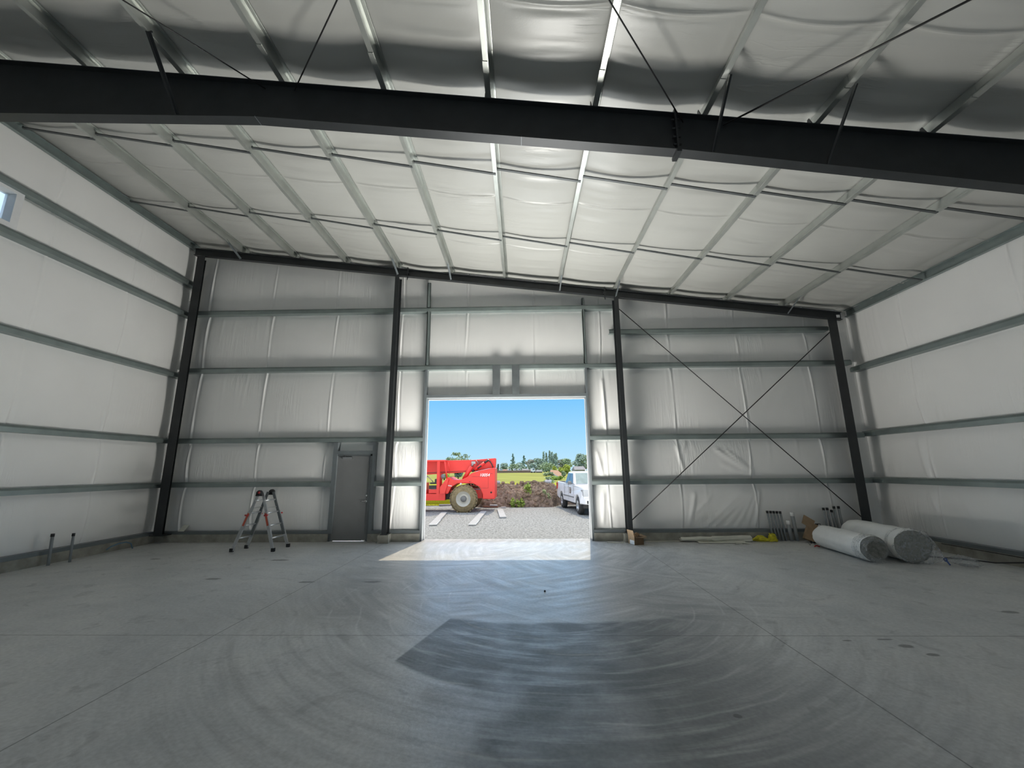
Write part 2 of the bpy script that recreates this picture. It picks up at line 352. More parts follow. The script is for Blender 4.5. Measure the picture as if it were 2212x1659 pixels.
side('wall_right',XRO,-1,SRZ,[9.42-2.25*k for k in range(0,8)],12,roofz(XRO,RL)+.02)
rw=MB(); rw.box(XLO,-2.7,YB-.1,YB,0,8.4); rw.box(1.7,XRO,YB-.1,YB,0,8.4); rw.box(-2.7,1.7,YB-.1,YB,3.7,8.4); tag(rw.build('wall_front',M['liner_wall']),kind='structure')  # the opening is invented, added to go with the rear fill lamp
# ceiling: facing sags between purlins; roll seams run across
CS=[-5.3+1.81*k for k in range(10)]      # ..., 3.75, 5.56, 7.37, 9.18
xs=np.unique(np.concatenate([np.arange(XLO-.02,XRO+.05,.05),KX])); ys=seams_axis(YB,YL+.05,CS,.045)
X,Y=np.meshgrid(xs,ys)
kk=(X-KX[0])/1.515; t=kk-np.floor(kk)
nx=Noise1(5)
sag=.045*np.sin(PI*t)**.8*(1+.25*nx(np.floor(kk)*7.3+Y*.9+40))
sag=sag+.007*np.sin(PI*t)*nx(Y*9+np.floor(kk)*13+60+.6*np.sin(X*2.1))+.0022*np.sin(PI*t)*nx(Y*17+np.floor(kk)*31+20+.9*np.sin(X*1.7+Y))+.012*np.sin(PI*t)*nx(Y*3.1+np.floor(kk)*5+90)
for s in CS:
    c=s+.05*np.sin(PI*t); sag=sag+.03*np.exp(-((Y-c)/.025)**2)*np.sin(PI*t)**.5-.02*np.exp(-((Y-c-.05)/.03)**2)*np.sin(PI*t)
for s in (6.62,8.84):                    # dents where the sag straps press up
    sag=sag-.03*np.exp(-((Y-s-.06)/.06)**2)*np.sin(PI*t)
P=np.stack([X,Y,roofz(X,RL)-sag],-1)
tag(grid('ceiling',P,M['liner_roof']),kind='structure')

# high window in the left wall: frame, glass
w1=empty('window_1',(XLO,(WY0+WY1)/2,WZ0),kind='structure')
fm=MB()
for a in ((WY0-.07,WY0+.05,WZ0-.07,WZ1+.07),(WY1-.05,WY1+.07,WZ0-.07,WZ1+.07),(WY0+.05,WY1-.05,WZ0-.07,WZ0+.04),(WY0+.05,WY1-.05,WZ1-.04,WZ1+.07)):
    fm.box(XLO-.12,XLO+.11,a[0],a[1],a[2],a[3])
fm.build('frame',M['white'],w1)
gm,nt,b=mat('window_glass'); nt.nodes.remove(b)
tr=N(nt,'ShaderNodeBsdfTransparent'); gl=N(nt,'ShaderNodeBsdfGlossy'); gl.inputs['Roughness'].default_value=.05
mx=N(nt,'ShaderNodeMixShader'); fr=N(nt,'ShaderNodeFresnel'); fr.inputs[0].default_value=1.45
L(nt,fr.outputs[0],mx.inputs[0]); L(nt,tr.outputs[0],mx.inputs[1]); L(nt,gl.outputs[0],mx.inputs[2]); L(nt,mx.outputs[0],nt.nodes['Material Output'].inputs[0])
M['glass']=gm
MB().box(XLO-.07,XLO-.06,WY0+.03,WY1-.03,WZ0+.02,WZ1-.02).build('glass_pane',M['glass'],w1)

# concrete curbs, base channels
def curb(name,boxes):
    m=MB()
    for bx in boxes: m.box(*bx)
    return tag(m.build(name,M['curb']),kind='structure')
curb('baseboard_back',[(-9.42,MD0-.004,10.84,11.05,0,.19),(MD1+.002,D0-.05,10.84,11.05,0,.19),(D1+.05,8.95,10.84,11.05,0,.19)])
curb('baseboard_left',[(XLO,XLI+.02,YB,10.9,0,.19)])
curb('baseboard_right',[(XRI-.07,XRO,YB,10.9,0,.175)])
def trim(n,boxes,m='channel'):
    b=MB()
    for bx in boxes: b.box(*bx)
    return tag(b.build('trim_%d'%n,M[m]),kind='structure')
trim(1,[(-9.36,MD0-.02,YG,YG+.15,.19,.26),(MD1+.08,D0-.06,YG,YG+.15,.19,.26),(D1+.06,8.87,YG,YG+.15,.19,.26)])
trim(2,[(XLI-.15,XLI,YB,10.88,.19,.265)]); trim(3,[(XRI,XRI+.15,YB,10.88,.175,.25)])
# doorway jamb channels (both sides, also above the head), header, pale outside trim
trim(4,[(D0-.06,D0,YG,YG+.2,0,4.43)]); trim(5,[(D1,D1+.055,YG,YG+.2,0,4.43)])
trim(6,[(D0,D1,YG+.0,YG+.2,DH,DH+.075)])
trim(7,[(D0-.10,D0+.008,YL+.02,YL+.10,-.3,DH+.05),(D1-.008,D1+.09,YL+.02,YL+.10,-.3,DH+.05),(D0-.1,D1+.1,YL+.02,YL+.10,DH-.03,DH+.07)],'trimwhite')
# man-door framing channels
trim(8,[(-4.955,-4.845,YG,YG+.18,.19,2.49),(-3.91,-3.83,YG,YG+.18,.19,2.49),(-4.845,-3.91,YG,YG+.15,2.175,2.265)])

# ------------------------------------------------------------------ concrete piers under the inner columns (parts of the slab)
def pier(x0,x1,label):
    m=MB().box(x0,x1,10.60,10.86,0,.195)
    o=m.build('column_pier',M['curb']); tag(o,label,'concrete pier')
pier(-3.565,-3.30,'square concrete pier under the dark column beside the grey man door')
pier(2.49,2.78,'square concrete pier under the dark column right of the doorway')

# ------------------------------------------------------------------ columns
def column(x0,x1,zt,zb,label,bf=None,y1=10.87):
    xc=(x0+x1)/2; root=empty('steel_column',(xc,10.7,zb),label,'column')
    f=MB(); y0=10.605; f.box(x0,x1,y0,y0+.012,zb+.02,zt)
    b0,b1=bf or (x0,x1); bc=(b0+b1)/2 if bf else xc
    wc=min(max(bc,x0+.02),x1-.02)
    f.box(wc-.005,wc+.005,y0+.006,y1-.006,zb+.02,zt); f.box(b0,b1,y1-.012,y1,zb+.02,zt)
    f.build('column_shaft',M['primer'],root)
    MB().box(min(x0,b0)-.03,max(x1,b1)+.03,y0-.015,y1,zb,zb+.022).build('base_plate',M['primer'],root)
    bm=MB()
    for sx in (-.035,.035): bm.tube([(xc+sx,y0+.05,zb+.0),(xc+sx,y0+.05,zb+.06)],.011,8)
    bm.build('anchor_bolts',M['galv'],root)
    return root
c0=column(-9.207,-8.985,7.80,.19,'dark corner column at the left end of the door wall',(-9.26,-9.15))
c1=column(-3.475,-3.36,7.10,.195,'slim dark column between the man door and the doorway')
c2=column(2.575,2.692,6.35,.195,'slim dark column right of the doorway behind the cardboard box')
c3=column(8.205,8.434,5.68,.19,'dark corner column beside the two white insulation rolls',(8.40,8.52))
MB().box(8.44,8.53,10.598,10.604,5.66,5.735).build('white_sticker',M['white'],c3)

# end rafter on the columns, with clip plates
ra=empty('end_rafter',(0,10.67,6.7),'dark sloping rafter along the top of the door wall','rafter')
m=MB(); zt=lambda x: roofz(x)-.02; xa,xb=-9.33,8.6
def slope_bar(m,x0,x1,y0,y1,f0,f1,n=1):
    for i in range(n):
        a=x0+(x1-x0)*i/n; b=x0+(x1-x0)*(i+1)/n
        vs=[(a,y0,f0(a)),(a,y1,f0(a)),(a,y1,f1(a)),(a,y0,f1(a)),(b,y0,f0(b)),(b,y1,f0(b)),(b,y1,f1(b)),(b,y0,f1(b))]
        m.add(vs,[(0,1,2,3),(4,7,6,5),(0,4,5,1),(3,2,6,7),(0,3,7,4),(1,5,6,2)])
slope_bar(m,xa,xb,10.655,10.667,lambda x:zt(x)-.205,zt)
slope_bar(m,xa,xb,10.605,10.72,lambda x:zt(x)-.012,zt)
slope_bar(m,xa,xb,10.605,10.72,lambda x:zt(x)-.215,lambda x:zt(x)-.203)
m.build('beam',M['primer'],ra)
m=MB()
slope_bar(m,xa,xb,10.95,11.05,lambda x:zt(x)+.02,lambda x:zt(x)+.15); m.build('rake_channel',M['galv'],ra)
for i,x in enumerate((-3.13,2.33)):
    m=MB(); m.box(x-.012,x+.012,10.59,10.65,zt(x)-.27,zt(x)+.04); m.box(x-.03,x+.03,10.58,10.64,zt(x)-.15,zt(x)-.12); m.tube([(x,10.6,zt(x)-.33),(x,10.6,zt(x)-.2)],.012,8)
    m.build('rod_clevis',M['primer'],ra)

# ------------------------------------------------------------------ main frame beam overhead
YF,YK=4.93,5.09
mf=empty('rigid_frame',(0,5.0,0),'large dark steel frame beam spanning overhead across the whole hall','steel frame')
def zb(x):
    pts=[(-9.3,7.0),(-3.77,6.75),(2.2,6.045),(6.64,5.375),(8.8,5.02)]
    for (a,p),(b,q) in zip(pts,pts[1:]):
        if x<=b: return p+(q-p)*(x-a)/(b-a)
    return pts[-1][1]
xsb=[-9.1,-6.5,-3.77,-.75,2.2,4.4,6.64,8.6]
def seg_bar(m,y0,y1,f0,f1):
    for a,b in zip(xsb,xsb[1:]): slope_bar(m,a,b,y0,y1,f0,f1)
m=MB(); seg_bar(m,5.005,5.013,lambda x:zb(x)+.004,lambda x:roofz(x)-.006); m.build('web',M['primer'],mf)
m=MB(); seg_bar(m,YF,YK,lambda x:roofz(x)-.016,lambda x:roofz(x)-.002); m.build('top_flange',M['primer'],mf)
m=MB(); seg_bar(m,YF,YK,zb,lambda x:zb(x)+.014); m.build('bottom_flange',M['primer'],mf)
for x in (-3.77,.05):
    m=MB(); slope_bar(m,x-.004,x+.004,YF-.001,YK+.001,lambda q:zb(q)-.0015,lambda q:zb(q)+.016); m.build('splice_weld',M['channel'],mf)
m=MB(); slope_bar(m,2.19,2.215,YF-.004,YK,zb,lambda q:roofz(q)+.05); m.box(2.17,2.235,YF-.02,YK+.02,zb(2.2)-.05,zb(2.2)-.002)
for q in (.1,.22,.36,.5): m.tube([(2.15,YF+.03,zb(2.2)+q),(2.255,YF+.03,zb(2.2)+q)],.014,8)
m.build('bolted_end_plate',M['primer'],mf)
for x in KX:
    m=MB(); z=roofz(x); m.prism([(4.94,z-.005),(5.07,z-.005),(5.03,z+.15),(5.0,z+.15)],x-.085,x-.075,'x'); m.build('purlin_clip',M['primer'],mf)
for xa_,xb_ in ((-9.25,-8.75),(8.25,8.75)):
    m=MB(); m.box(xa_,xa_+.014,YF,YK,0,7.0 if xa_<0 else 5.2); m.box(xb_-.014,xb_,YF,YK,0,6.9 if xa_<0 else 5.1); m.box(xa_,xb_,5.005,5.013,0,6.9 if xa_<0 else 5.1); m.build('frame_column',M['primer'],mf)

# ------------------------------------------------------------------ purlins (zee sections), eave struts
ORD=['first','second','third','fourth','fifth','sixth','seventh','eighth','ninth','tenth','eleventh']
def zee(x,off):
    z=roofz(x)+off; x=x+off; t=.006; s=SL; h=.198-off
    fl,lip=.068,.02
    # closed outline of a zee: bottom flange to the left with an upturned lip, web, top flange to the right
    o=[(0,0),(-fl,-fl*s),(-fl,-fl*s+lip),(-fl+t,-fl*s+lip),(-fl+t,-fl*s+t),(-t*.5,t),(-t*.5,h),(fl*.9,h+fl*s),(fl*.9,h+fl*s-lip),(fl*.9-t,h+fl*s-lip),(fl*.9-t,h+fl*s-t),(t*.5,h-t),(t*.5,0)]
    return [(x+a,z+b) for a,b in o]
for k,x in enumerate(KX):
    for far in (1,0):
        y0,y1=(4.40,10.95) if far else (YB,5.45)
        m=MB(); m.prism(zee(x,0.0 if far else .0075),y0,y1,'y')
        o=m.build('roof_purlin',M['galv_roof'])
        tag(o,f'{ORD[k]} galvanized roof purlin from the left wall, '+('between dark beam and door wall' if far else 'on the near side of the dark beam'),'purlin','roof purlins beyond the dark beam' if far else 'roof purlins before the dark beam')
def cee(m,x,sgn,z0,h,y0,y1):
    t=.008; p=[(0,0),(sgn*.075,0),(sgn*.075,.02),(sgn*.067,.02),(sgn*.067,t),(sgn*t,t),(sgn*t,h-t),(sgn*.067,h-t),(sgn*.067,h-.02),(sgn*.075,h-.02),(sgn*.075,h),(0,h)]
    m.prism([(x+a,z0+b) for a,b in p],y0,y1,'y')
m=MB(); cee(m,XLI-.14,1,roofz(XLI)-.02,.2,YB,10.95); tag(m.build('eave_strut',M['galv']),'galvanized eave strut where the roof meets the left wall','eave strut')
m=MB(); cee(m,XRI+.14,-1,roofz(XRI)-.02,.2,YB,10.95); tag(m.build('eave_strut',M['galv']),'galvanized eave strut where the roof meets the right wall','eave strut')

# sag straps between purlins
for row,(y,wh) in enumerate(((6.49,'nearer the dark beam'),(8.69,'nearer the door wall'))):
    xsx=[XLI-.06]+KX+[XRI+.06]
    for i,(a,b) in enumerate(zip(xsx,xsx[1:])):
        m=MB(); za=roofz(a)+.115; zz=roofz(b)+.012
        m.add([(a+.004,y-.024,za),(a+.004,y+.024,za),(b-.02,y+.024,zz),(b-.02,y-.024,zz),(a+.004,y-.024,za-.02),(a+.004,y+.024,za-.02),(b-.02,y+.024,zz-.02),(b-.02,y-.024,zz-.02)],[(0,1,2,3),(4,7,6,5),(0,3,7,4),(1,5,6,2),(0,4,5,1),(3,2,6,7)])
        m.box(a+.004,a+.010,y-.02,y+.02,za-.03,za+.02); m.box(b-.07,b-.01,y-.02,y+.02,zz-.006,zz)
        bt='left eave strut and first' if i==0 else ('eleventh purlin and right eave strut' if i==11 else f'{ORD[i-1]} and {ORD[i]} purlins')
        if i==0: bt+=' purlin'
        tag(m.build('sag_strap',M['strap']),f'thin dark sag strap between {bt}, row {wh}','strap','sag straps '+wh)

# flange braces: angles from purlin down to beam / rafter
def angle_bar(m,p,q,w=.04,t=.005):
    p,q=Vector(p),Vector(q); d=(q-p).normalized(); u=Vector((1,0,0)); u=(u-d*u.dot(d)).normalized(); v=d.cross(u)
    for (a,b,c,e) in ((0,w,0,t),(0,t,0,w)):
        vs=[P_+u*i+v*j for P_ in (p,q) for (i,j) in ((a,c),(b,c),(b,e),(a,e))]
        m.add(vs,[(0,1,2,3),(4,7,6,5),(0,4,5,1),(1,5,6,2),(2,6,7,3),(3,7,4,0)])
for k,dx in ((0,.13),(3,.08),(4,.02),(6,-.06),(7,-.03),(10,.05)):
    m=MB(); x=KX[k]; angle_bar(m,(x-.03,10.02,roofz(x)+.05),(x-.03+dx*.3,10.61,zt(x)-.19)); tag(m.build('flange_brace',M['channel']),f'short diagonal angle from {ORD[k]} purlin to the door-wall rafter','brace','rafter flange braces')
for k in (2,7,8):
    m=MB(); x=KX[k]; angle_bar(m,(x+.0,4.33,roofz(x)+.0),(x+.0,4.945,zb(x)+.02),.045); m.tube([(x-.02,4.36,roofz(x)+.03),(x+.03,4.36,roofz(x)+.03)],.012,8); tag(m.build('flange_brace',M['primer']),f'dark diagonal angle from {ORD[k]} purlin to the overhead beam','brace','beam flange braces')
# bracing rods
def rod(pts,r,label,grp):
    m=MB(); m.tube(pts,r,8); o=m.build('brace_rod',M['primer_rod']); tag(o,label,'brace rod',grp)
def ext(p,q,k): p,q=Vector(p),Vector(q); return tuple(q+(p-q)*k)
rod([ext((-4.73,3.86,7.39),(-3.75,4.82,7.27),3.2),(-3.68,4.95,7.24)],.009,'roof brace rod leaning left from the beam above its left splice','roof brace rods')
rod([ext((-2.09,3.7,7.06),(-3.17,4.82,7.2),3.2),(-3.25,4.95,7.2)],.009,'roof brace rod leaning right from the beam left of centre','roof brace rods')
rod([ext((1.09,3.51,6.66),(2.29,4.78,6.51),3.),(2.30,4.94,6.48)],.009,'roof brace rod leaning left from the bolted end plate on the beam','roof brace rods')
rod([ext((4.39,3.31,6.25),(2.95,4.79,6.43),2.6),(2.85,4.95,6.42)],.012,'thick roof brace rod crossing below the purlins at upper right','roof brace rods')
rod([(2.66,10.72,6.10),(8.33,10.72,.52)],.012,'diagonal wall rod falling to the right corner column foot','wall cross brace rods')
rod([(8.30,10.70,5.31),(2.66,10.70,.47)],.012,'diagonal wall rod rising from the foot of the column by the box','wall cross brace rods')

# ------------------------------------------------------------------ wall girts
def girt_prof(sgn,a0,zb_):
    """flange facing the room with a sloped upper lip, web along the bottom; a = distance outwards"""
    t=.006; p=[(0,0),(0,.088),(.03,.132),(.036,.128),(t,.086),(t,t),(.19,t),(.19,.06),(.196,.06),(.196,0)]
    return [(a0+sgn*a,zb_+z) for a,z in p]
def girt(ax,a0,sgn,z,t0,t1,label,grp,clips=()):
    m=MB(); m.prism(girt_prof(sgn,a0,z),t0,t1,ax); o=m.build('wall_girt',M['galv']); tag(o,label,'girt',grp)
    for c in clips:
        k=MB()
        if ax=='x': k.box(c-.05,c+.05,a0-.008,a0-.001,z+.02,z+.07)
        else: k.box(a0+(.001 if sgn<0 else -.008),a0+(.008 if sgn<0 else -.001),c-.05,c+.05,z+.02,z+.07)
        k.build('bolt_plate',M['galv'],o)
LV=['lowest','second','third','fourth','fifth']
back='girts on the door wall'
girt('x',YG,1,GL[0],-9.34,-4.955,'lowest girt left of the grey man door, behind the ladder',back)
girt('x',YG,1,GL[0],-3.83,-2.60,'short lowest girt between man door and doorway',back,(-3.42,))
girt('x',YG,1,GL[0],1.795,2.63,'short lowest girt right of the doorway',back)
girt('x',YG,1,GL[0],2.63,8.85,'lowest girt in the cross-braced right bay',back)
girt('x',YG,1,GL[1],-9.34,-2.60,'girt running just above the grey man door',back,(-3.42,))
girt('x',YG,1,GL[1],1.795,2.63,'short second girt right of the doorway',back)
girt('x',YG,1,GL[1],2.63,8.85,'second girt from the floor in the cross-braced right bay',back)
girt('x',YG,1,GL[2],-9.34,-3.42,'third girt from the floor in the left bay of the door wall',back)
girt('x',YG,1,GL[2],-3.42,2.63,'girt above the doorway that carries the two hanger plates',back)
girt('x',YG,1,GL[2],2.63,8.85,'third girt from the floor in the cross-braced right bay',back)
girt('x',YG,1,GL[3],-9.34,-3.42,'top girt in the left bay of the door wall',back)
girt('x',YG,1,GL[3],-3.42,2.60,'top girt high above the doorway',back)
girt('x',YG,1,GR3,2.45,8.40,'top girt in the cross-braced right bay, under the rafter',back)
for i,z in enumerate(SLZ): girt('y',XLI,-1,z,YB,11.0,f'{LV[i]} girt from the floor along the left wall','girts on the left wall',(10.62,))
for i,z in enumerate(SRZ): girt('y',XRI,1,z,YB,11.0,f'{LV[i]} girt from the floor along the right wall','girts on the right wall',(10.66,))

# framing posts above the doorway, hanger plates
def post(x0,x1,z0,z1,label):
    m=MB(); m.box(x0,x0+.02,YG+.0,YG+.16,z0,z1); m.box(x0,x1,YG+.0,YG+.012,z0,z1); m.box(x1-.01,x1,YG,YG+.05,z0,z1)
    tag(m.build('framing_post',M['galv']),label,'post','framing posts above the doorway')
post(-2.60,-2.505,4.57,6.12,'left framing post between the two girts above the doorway')
post(1.735,1.80,4.57,6.12,'right framing post between the two girts above the doorway')
post(-2.62,-2.525,6.255,6.99,'left framing post between the top girt and the rafter')
post(1.74,1.80,6.255,6.46,'short right framing post stub between the top girt and the rafter')
def hanger(x0,x1,label):
    m=MB(); m.box(x0,x1,YG-.045,YG-.035,3.70,4.53); m.box(x1-.01,x1,YG-.04,YG+.05,3.74,4.5); m.box(x0,x0+.01,YG-.04,YG+.05,3.74,4.5)
    tag(m.build('hanger_plate',M['hanger']),label,'steel plate','hanger plates above the doorway')
hanger(-.758,-.558,'left one of two grey hanger plates on the doorway header')
hanger(-.232,-.032,'right one of two grey hanger plates on the doorway header')

# ------------------------------------------------------------------ man door
d1=empty('door_1',(-4.42,10.95,0),kind='structure')
m=MB(); m.box(-4.885,-3.972,10.945,10.99,.014,2.13); m.build('door_leaf',M['doorpaint'],d1)
m=MB(); m.box(-4.935,-4.888,10.90,11.03,0,2.19); m.box(-3.968,-3.91,10.90,11.03,0,2.19); m.box(-4.935,-3.91,10.90,11.03,2.135,2.19); m.box(-4.89,-3.965,10.992,11.03,2.10,2.14); m.box(-4.89,-4.86,10.992,11.03,0,2.12); m.box(-3.99,-3.965,10.992,11.03,0,2.12)
m.build('door_frame',M['hanger'],d1)
for z in (.25,1.05,1.88):
    m=MB(); m.tube([(-4.885,10.938,z-.055),(-4.885,10.938,z+.055)],.010,8); m.box(-4.93,-4.86,10.938,10.945,z-.05,z+.05); m.build('hinge',M['hanger'],d1)
m=MB(); m.box(-4.70,-4.45,10.895,10.943,2.05,2.105); o=m.build('door_closer',M['chrome'],d1)
m=MB(); m.tube([(-4.62,10.90,2.11),(-4.58,10.80,2.115),(-4.66,10.905,2.14)],.009,8); m.build('closer_arm',M['chrome'],o)
m=MB(); m.lathe([(-.012,.001),(-.012,.03),(0,.035)],(-4.03,10.944,.98),'y',20); m.tube([(-4.03,10.935,.98),(-4.03,10.885,.98),(-4.05,10.88,.98),(-4.15,10.885,.985)],.011,8); m.build('lever_handle',M['chrome'],d1)
m=MB(); m.lathe([(-.02,.001),(-.02,.024),(0,.03)],(-4.025,10.944,1.12),'y',20); m.box(-4.03,-4.02,10.91,10.925,1.10,1.14); m.build('deadbolt',M['chrome'],d1)
m=MB(); m.box(-4.09,-3.99,10.93,10.944,.02,.045); m.tube([(-3.99,10.9,.02),(-3.99,10.94,.02)],.02,8); m.build('floor_bolt',M['chrome'],d1)

# ------------------------------------------------------------------ articulated ladder
la=empty('folding_ladder',(-6.0,9.9,0),'aluminium folding ladder with orange-red stickers standing as an A-frame','ladder')
def lerp(a,b,t): return tuple(a[i]+(b[i]-a[i])*t for i in range(3))
topF,topR=(-6.04,9.66,1.28),(-6.04,10.1,1.28)
def rail(p,q,w,dp,mt,name='rail',t0=0,t1=1):
    a,b=Vector(lerp(p,q,t0)),Vector(lerp(p,q,t1)); d=(b-a).normalized(); v=Vector((0,1,0)); u=d.cross(v).normalized()
    m=MB(); vs=[P_+u*i*w/2+v*j*dp/2 for P_ in (a,b) for i,j in ((-1,-1),(1,-1),(1,1),(-1,1))]
    m.add(vs,[(0,1,2,3),(4,7,6,5),(0,4,5,1),(1,5,6,2),(2,6,7,3),(3,7,4,0)])
    # channel groove along the web
    return m.build(name,mt,la)
legs={}
for nm,top,foot in (('lf',(-6.07,9.66,1.27),(-6.48,9.60,.03)),('lr',(-6.09,10.1,1.27),(-6.42,10.02,.03)),('rf',(-5.98,9.66,1.27),(-5.58,9.63,.03)),('rr',(-5.96,10.1,1.27),(-5.55,10.18,.03))):
    legs[nm]=(top,foot)
    rail(top,foot,.065,.028,M['alu'],'outer_rail',.34,1.0)
    sh=.03 if nm.endswith('f') else -.03
    tp,ft=(top[0],top[1]+sh,top[2]),(foot[0],foot[1]+sh,foot[2])
    rail(tp,ft,.055,.024,M['alu'] if nm.endswith('f') else M['hanger'],'inner_rail',0.0,.78)  # rear inner rails in dark grey: their shadow put into the colour
    p=Vector(lerp(top,foot,1.0)); m=MB(); sg=-1 if nm[0]=='l' else 1
    m.box(p.x-.035+sg*.01,p.x+.035+sg*.01,p.y-.028,p.y+.028,0,.075); m.build('rubber_foot',M['blackrub'],la)
    if nm.endswith('f'):
        a=Vector(lerp(top,foot,.36)); b=Vector(lerp(top,foot,.58)); dd=(b-a).normalized(); u=dd.cross(Vector((0,1,0))).normalized()
        m=MB(); vs=[P_+u*i*.022+Vector((0,-.0155-.001*j,0)) for P_ in (a,b) for i,j in ((-1,0),(1,0),(1,1),(-1,1))]
        m.add(vs,[(0,1,2,3),(4,7,6,5),(0,4,5,1),(1,5,6,2),(2,6,7,3),(3,7,4,0)]); m.build('sticker',M['orangelabel'],la)
    p=lerp(top,foot,.40); m=MB(); yy=p[1]+(-.03 if nm.endswith('f') else .03)
    m.tube([(p[0]-.03*sg,yy,p[2]),(p[0]+.05*sg,yy,p[2]+.01)],.018,8); m.build('lock_tab',M['redplas'],la)
for a,b,l in (('lf','lr','left'),('rf','rr','right')):
    for i,t in enumerate((.14,.36,.58,.80)):
        p,q=lerp(*legs[a],t),lerp(*legs[b],t); m=MB(); m.tube([p,q],.019,10); m.build('rung',M['alu'],la)
for y,mt in ((9.64,'redplas'),(10.12,'blackrub')):
    m=MB(); m.lathe([(-.03,.001),(-.03,.055),(.03,.055),(.03,.001)],(-6.025,y,1.275),'y',20); 
    m.prism([(-6.10,1.20),(-5.95,1.20),(-5.965,1.30),(-6.085,1.30)],y-.026,y+.026,'y'); h=m.build('hinge',M['blackrub'],la)
    m=MB(); m.lathe([(-.036,.001),(-.036,.024),(-.03,.028)],(-6.025,y,1.28),'y',16); m.build('hinge_button',M[mt],h)
for q in (-6.2,-5.87): MB().tube([(q,9.64,.93),(q+.01,10.1,.93)],.008,6).build('spreader_bar',M['alu'],la)

# ------------------------------------------------------------------ floor clutter on the right
bx=empty('cardboard_box',(2.696,10.413,0),'small open cardboard box with a raised flap, at the foot of a dark column','box',local=True,rz=.33)
m=MB(); w,dp,h,t=.25,.26,.175,.004
for b in ((-w/2,w/2,-dp/2,-dp/2+t,0,h),(-w/2,w/2,dp/2-t,dp/2,0,h),(w/2-t,w/2,-dp/2,dp/2,0,h),(-w/2,w/2,-dp/2,dp/2,0,t)): m.box(*b)
m.build('carton',M['card_shade'],bx)
def flap(name,vs,mt='card'):
    m=MB(); v=[Vector(p) for p in vs]; n=(v[1]-v[0]).cross(v[2]-v[0]).normalized()*.004
    m.add([*v,*[p+n for p in v]],[(0,1,2,3),(7,6,5,4),(0,4,5,1),(1,5,6,2),(2,6,7,3),(3,7,4,0)]); return m.build(name,M[mt],bx)
flap('side_panel',[(-w/2,-dp/2,0),(-w/2,dp/2,0),(-w/2,dp/2,h),(-w/2,-dp/2,h)])
flap('flap',[(-w/2,-dp/2,h),(-w/2,dp/2,h),(-w/2-.03,dp/2,h+.15),(-w/2-.03,-dp/2,h+.15)])
flap('flap',[(-w/2,-dp/2,h),(w/2,-dp/2,h),(w/2+.03,-dp/2-.09,h-.02),(-w/2+.04,-dp/2-.09,h+.01)])
flap('flap',[(w/2,-dp/2,h),(w/2,dp/2,h),(w/2+.10,dp/2,h+.03),(w/2+.10,-dp/2,h+.0)])
flap('shipping_label',[(-w/2-.004,-dp/2+.01,.01),(-w/2-.004,dp/2-.07,.01),(-w/2-.004,dp/2-.07,.10),(-w/2-.004,-dp/2+.01,.10)],'white')
m=MB()
for i in range(5):
    c=Vector((-.06+.03*i,random.uniform(-.04,.03),h+.02+.03*math.sin(i*1.7)**2)); pts=[c+Vector((random.uniform(-.05,.05),random.uniform(-.04,.04),random.uniform(-.03,.03))) for _ in range(4)]
    m.tube(pts,[.012,.03,.028,.01],7)
m.build('packing_paper',M['paper'],bx)
m=MB(); m.prism([(2.05,10.60),(2.42,10.52),(2.44,10.56),(2.10,10.66)],0,.016,'z'); tag(m.build('wood_offcut',M['offwhite']),'thin pale offcut on the floor between doorway and cardboard box','scrap')

# crumpled white vinyl sheet, rolled along the curb
sh=empty('vinyl_sheet',(4.6,10.65,0),'long loosely rolled off-white vinyl sheet lying along the curb','sheet')
xs=np.linspace(3.85,5.55,60); th=np.linspace(0,2*PI,26); A,B=np.meshgrid(xs,th); nz_=Noise1(21)
r=.062+.012*nz_(A*3+30)+.012*nz_(B*1.5+A*2+80); r=r*(1-.25*(A<4.6)); 
P=np.stack([A,10.70+r*1.25*np.cos(B),.07+r*.95*np.sin(B)],-1); P[...,2]=np.maximum(P[...,2],.004); grid('rolled_part',P,M['offwhite'],sh)
xs=np.linspace(4.2,5.35,40); yv=np.linspace(10.38,10.66,12); A,B=np.meshgrid(xs,yv); yy=B+.07*np.sin(A*3.1)*(10.66-B)/.28
P=np.stack([A,yy,.008+.02*np.abs(nz_(A*4+10))*((B-10.38)/.28)+.008*np.abs(nz_(B*20+A*3))],-1); grid('loose_edge',P,M['offwhite'],sh)
xs=np.linspace(3.0,3.95,14); yv=np.linspace(10.68,10.80,5); A,B=np.meshgrid(xs,yv); P=np.stack([A,B,.006+.006*np.abs(nz_(A*6+B*9))],-1)
tag(grid('flat_strip',P,M['offwhite']),'flat pale strip on the floor along the curb, between box and rolled sheet','scrap')
xs=np.linspace(0,PI*1.25,16); m=MB()
m.tube([(5.05+.08*math.cos(t),10.28+.03*math.sin(t),.008+.012*math.sin(t)) for t in xs],.008,6); tag(m.build('curled_scrap',M['offwhite']),'small curled white scrap on the floor in front of the rolled sheet','scrap')
# yellow straps
ye=empty('yellow_strap_bundle',(5.9,10.7,0),'crumpled bright yellow strap bundle on the floor beside the grey conduits','strap')
m=MB(); rn=random.Random(4)
for i in range(5):
    m.tube([(5.55+.45*t+.02*rn.uniform(-1,1),10.70+.03*math.sin(6*t+i),.02+.022*i*math.sin(PI*t)+.01) for t in [k/9 for k in range(10)]],[.012+.016*math.sin(PI*k/9) for k in range(10)],7)
m.build('loose_strap',M['yellow'],ye)
m=MB()
for i in range(7):
    z=.02+.024*i; m.tube([(6.07+(.10-.008*i)*math.cos(t)+.012*rn.uniform(-1,1),10.70+.07*math.sin(t),z+.01*math.sin(3*t)) for t in np.linspace(0,2*PI,14)],.017,6)
m.build('coiled_strap',M['yellow'],ye)

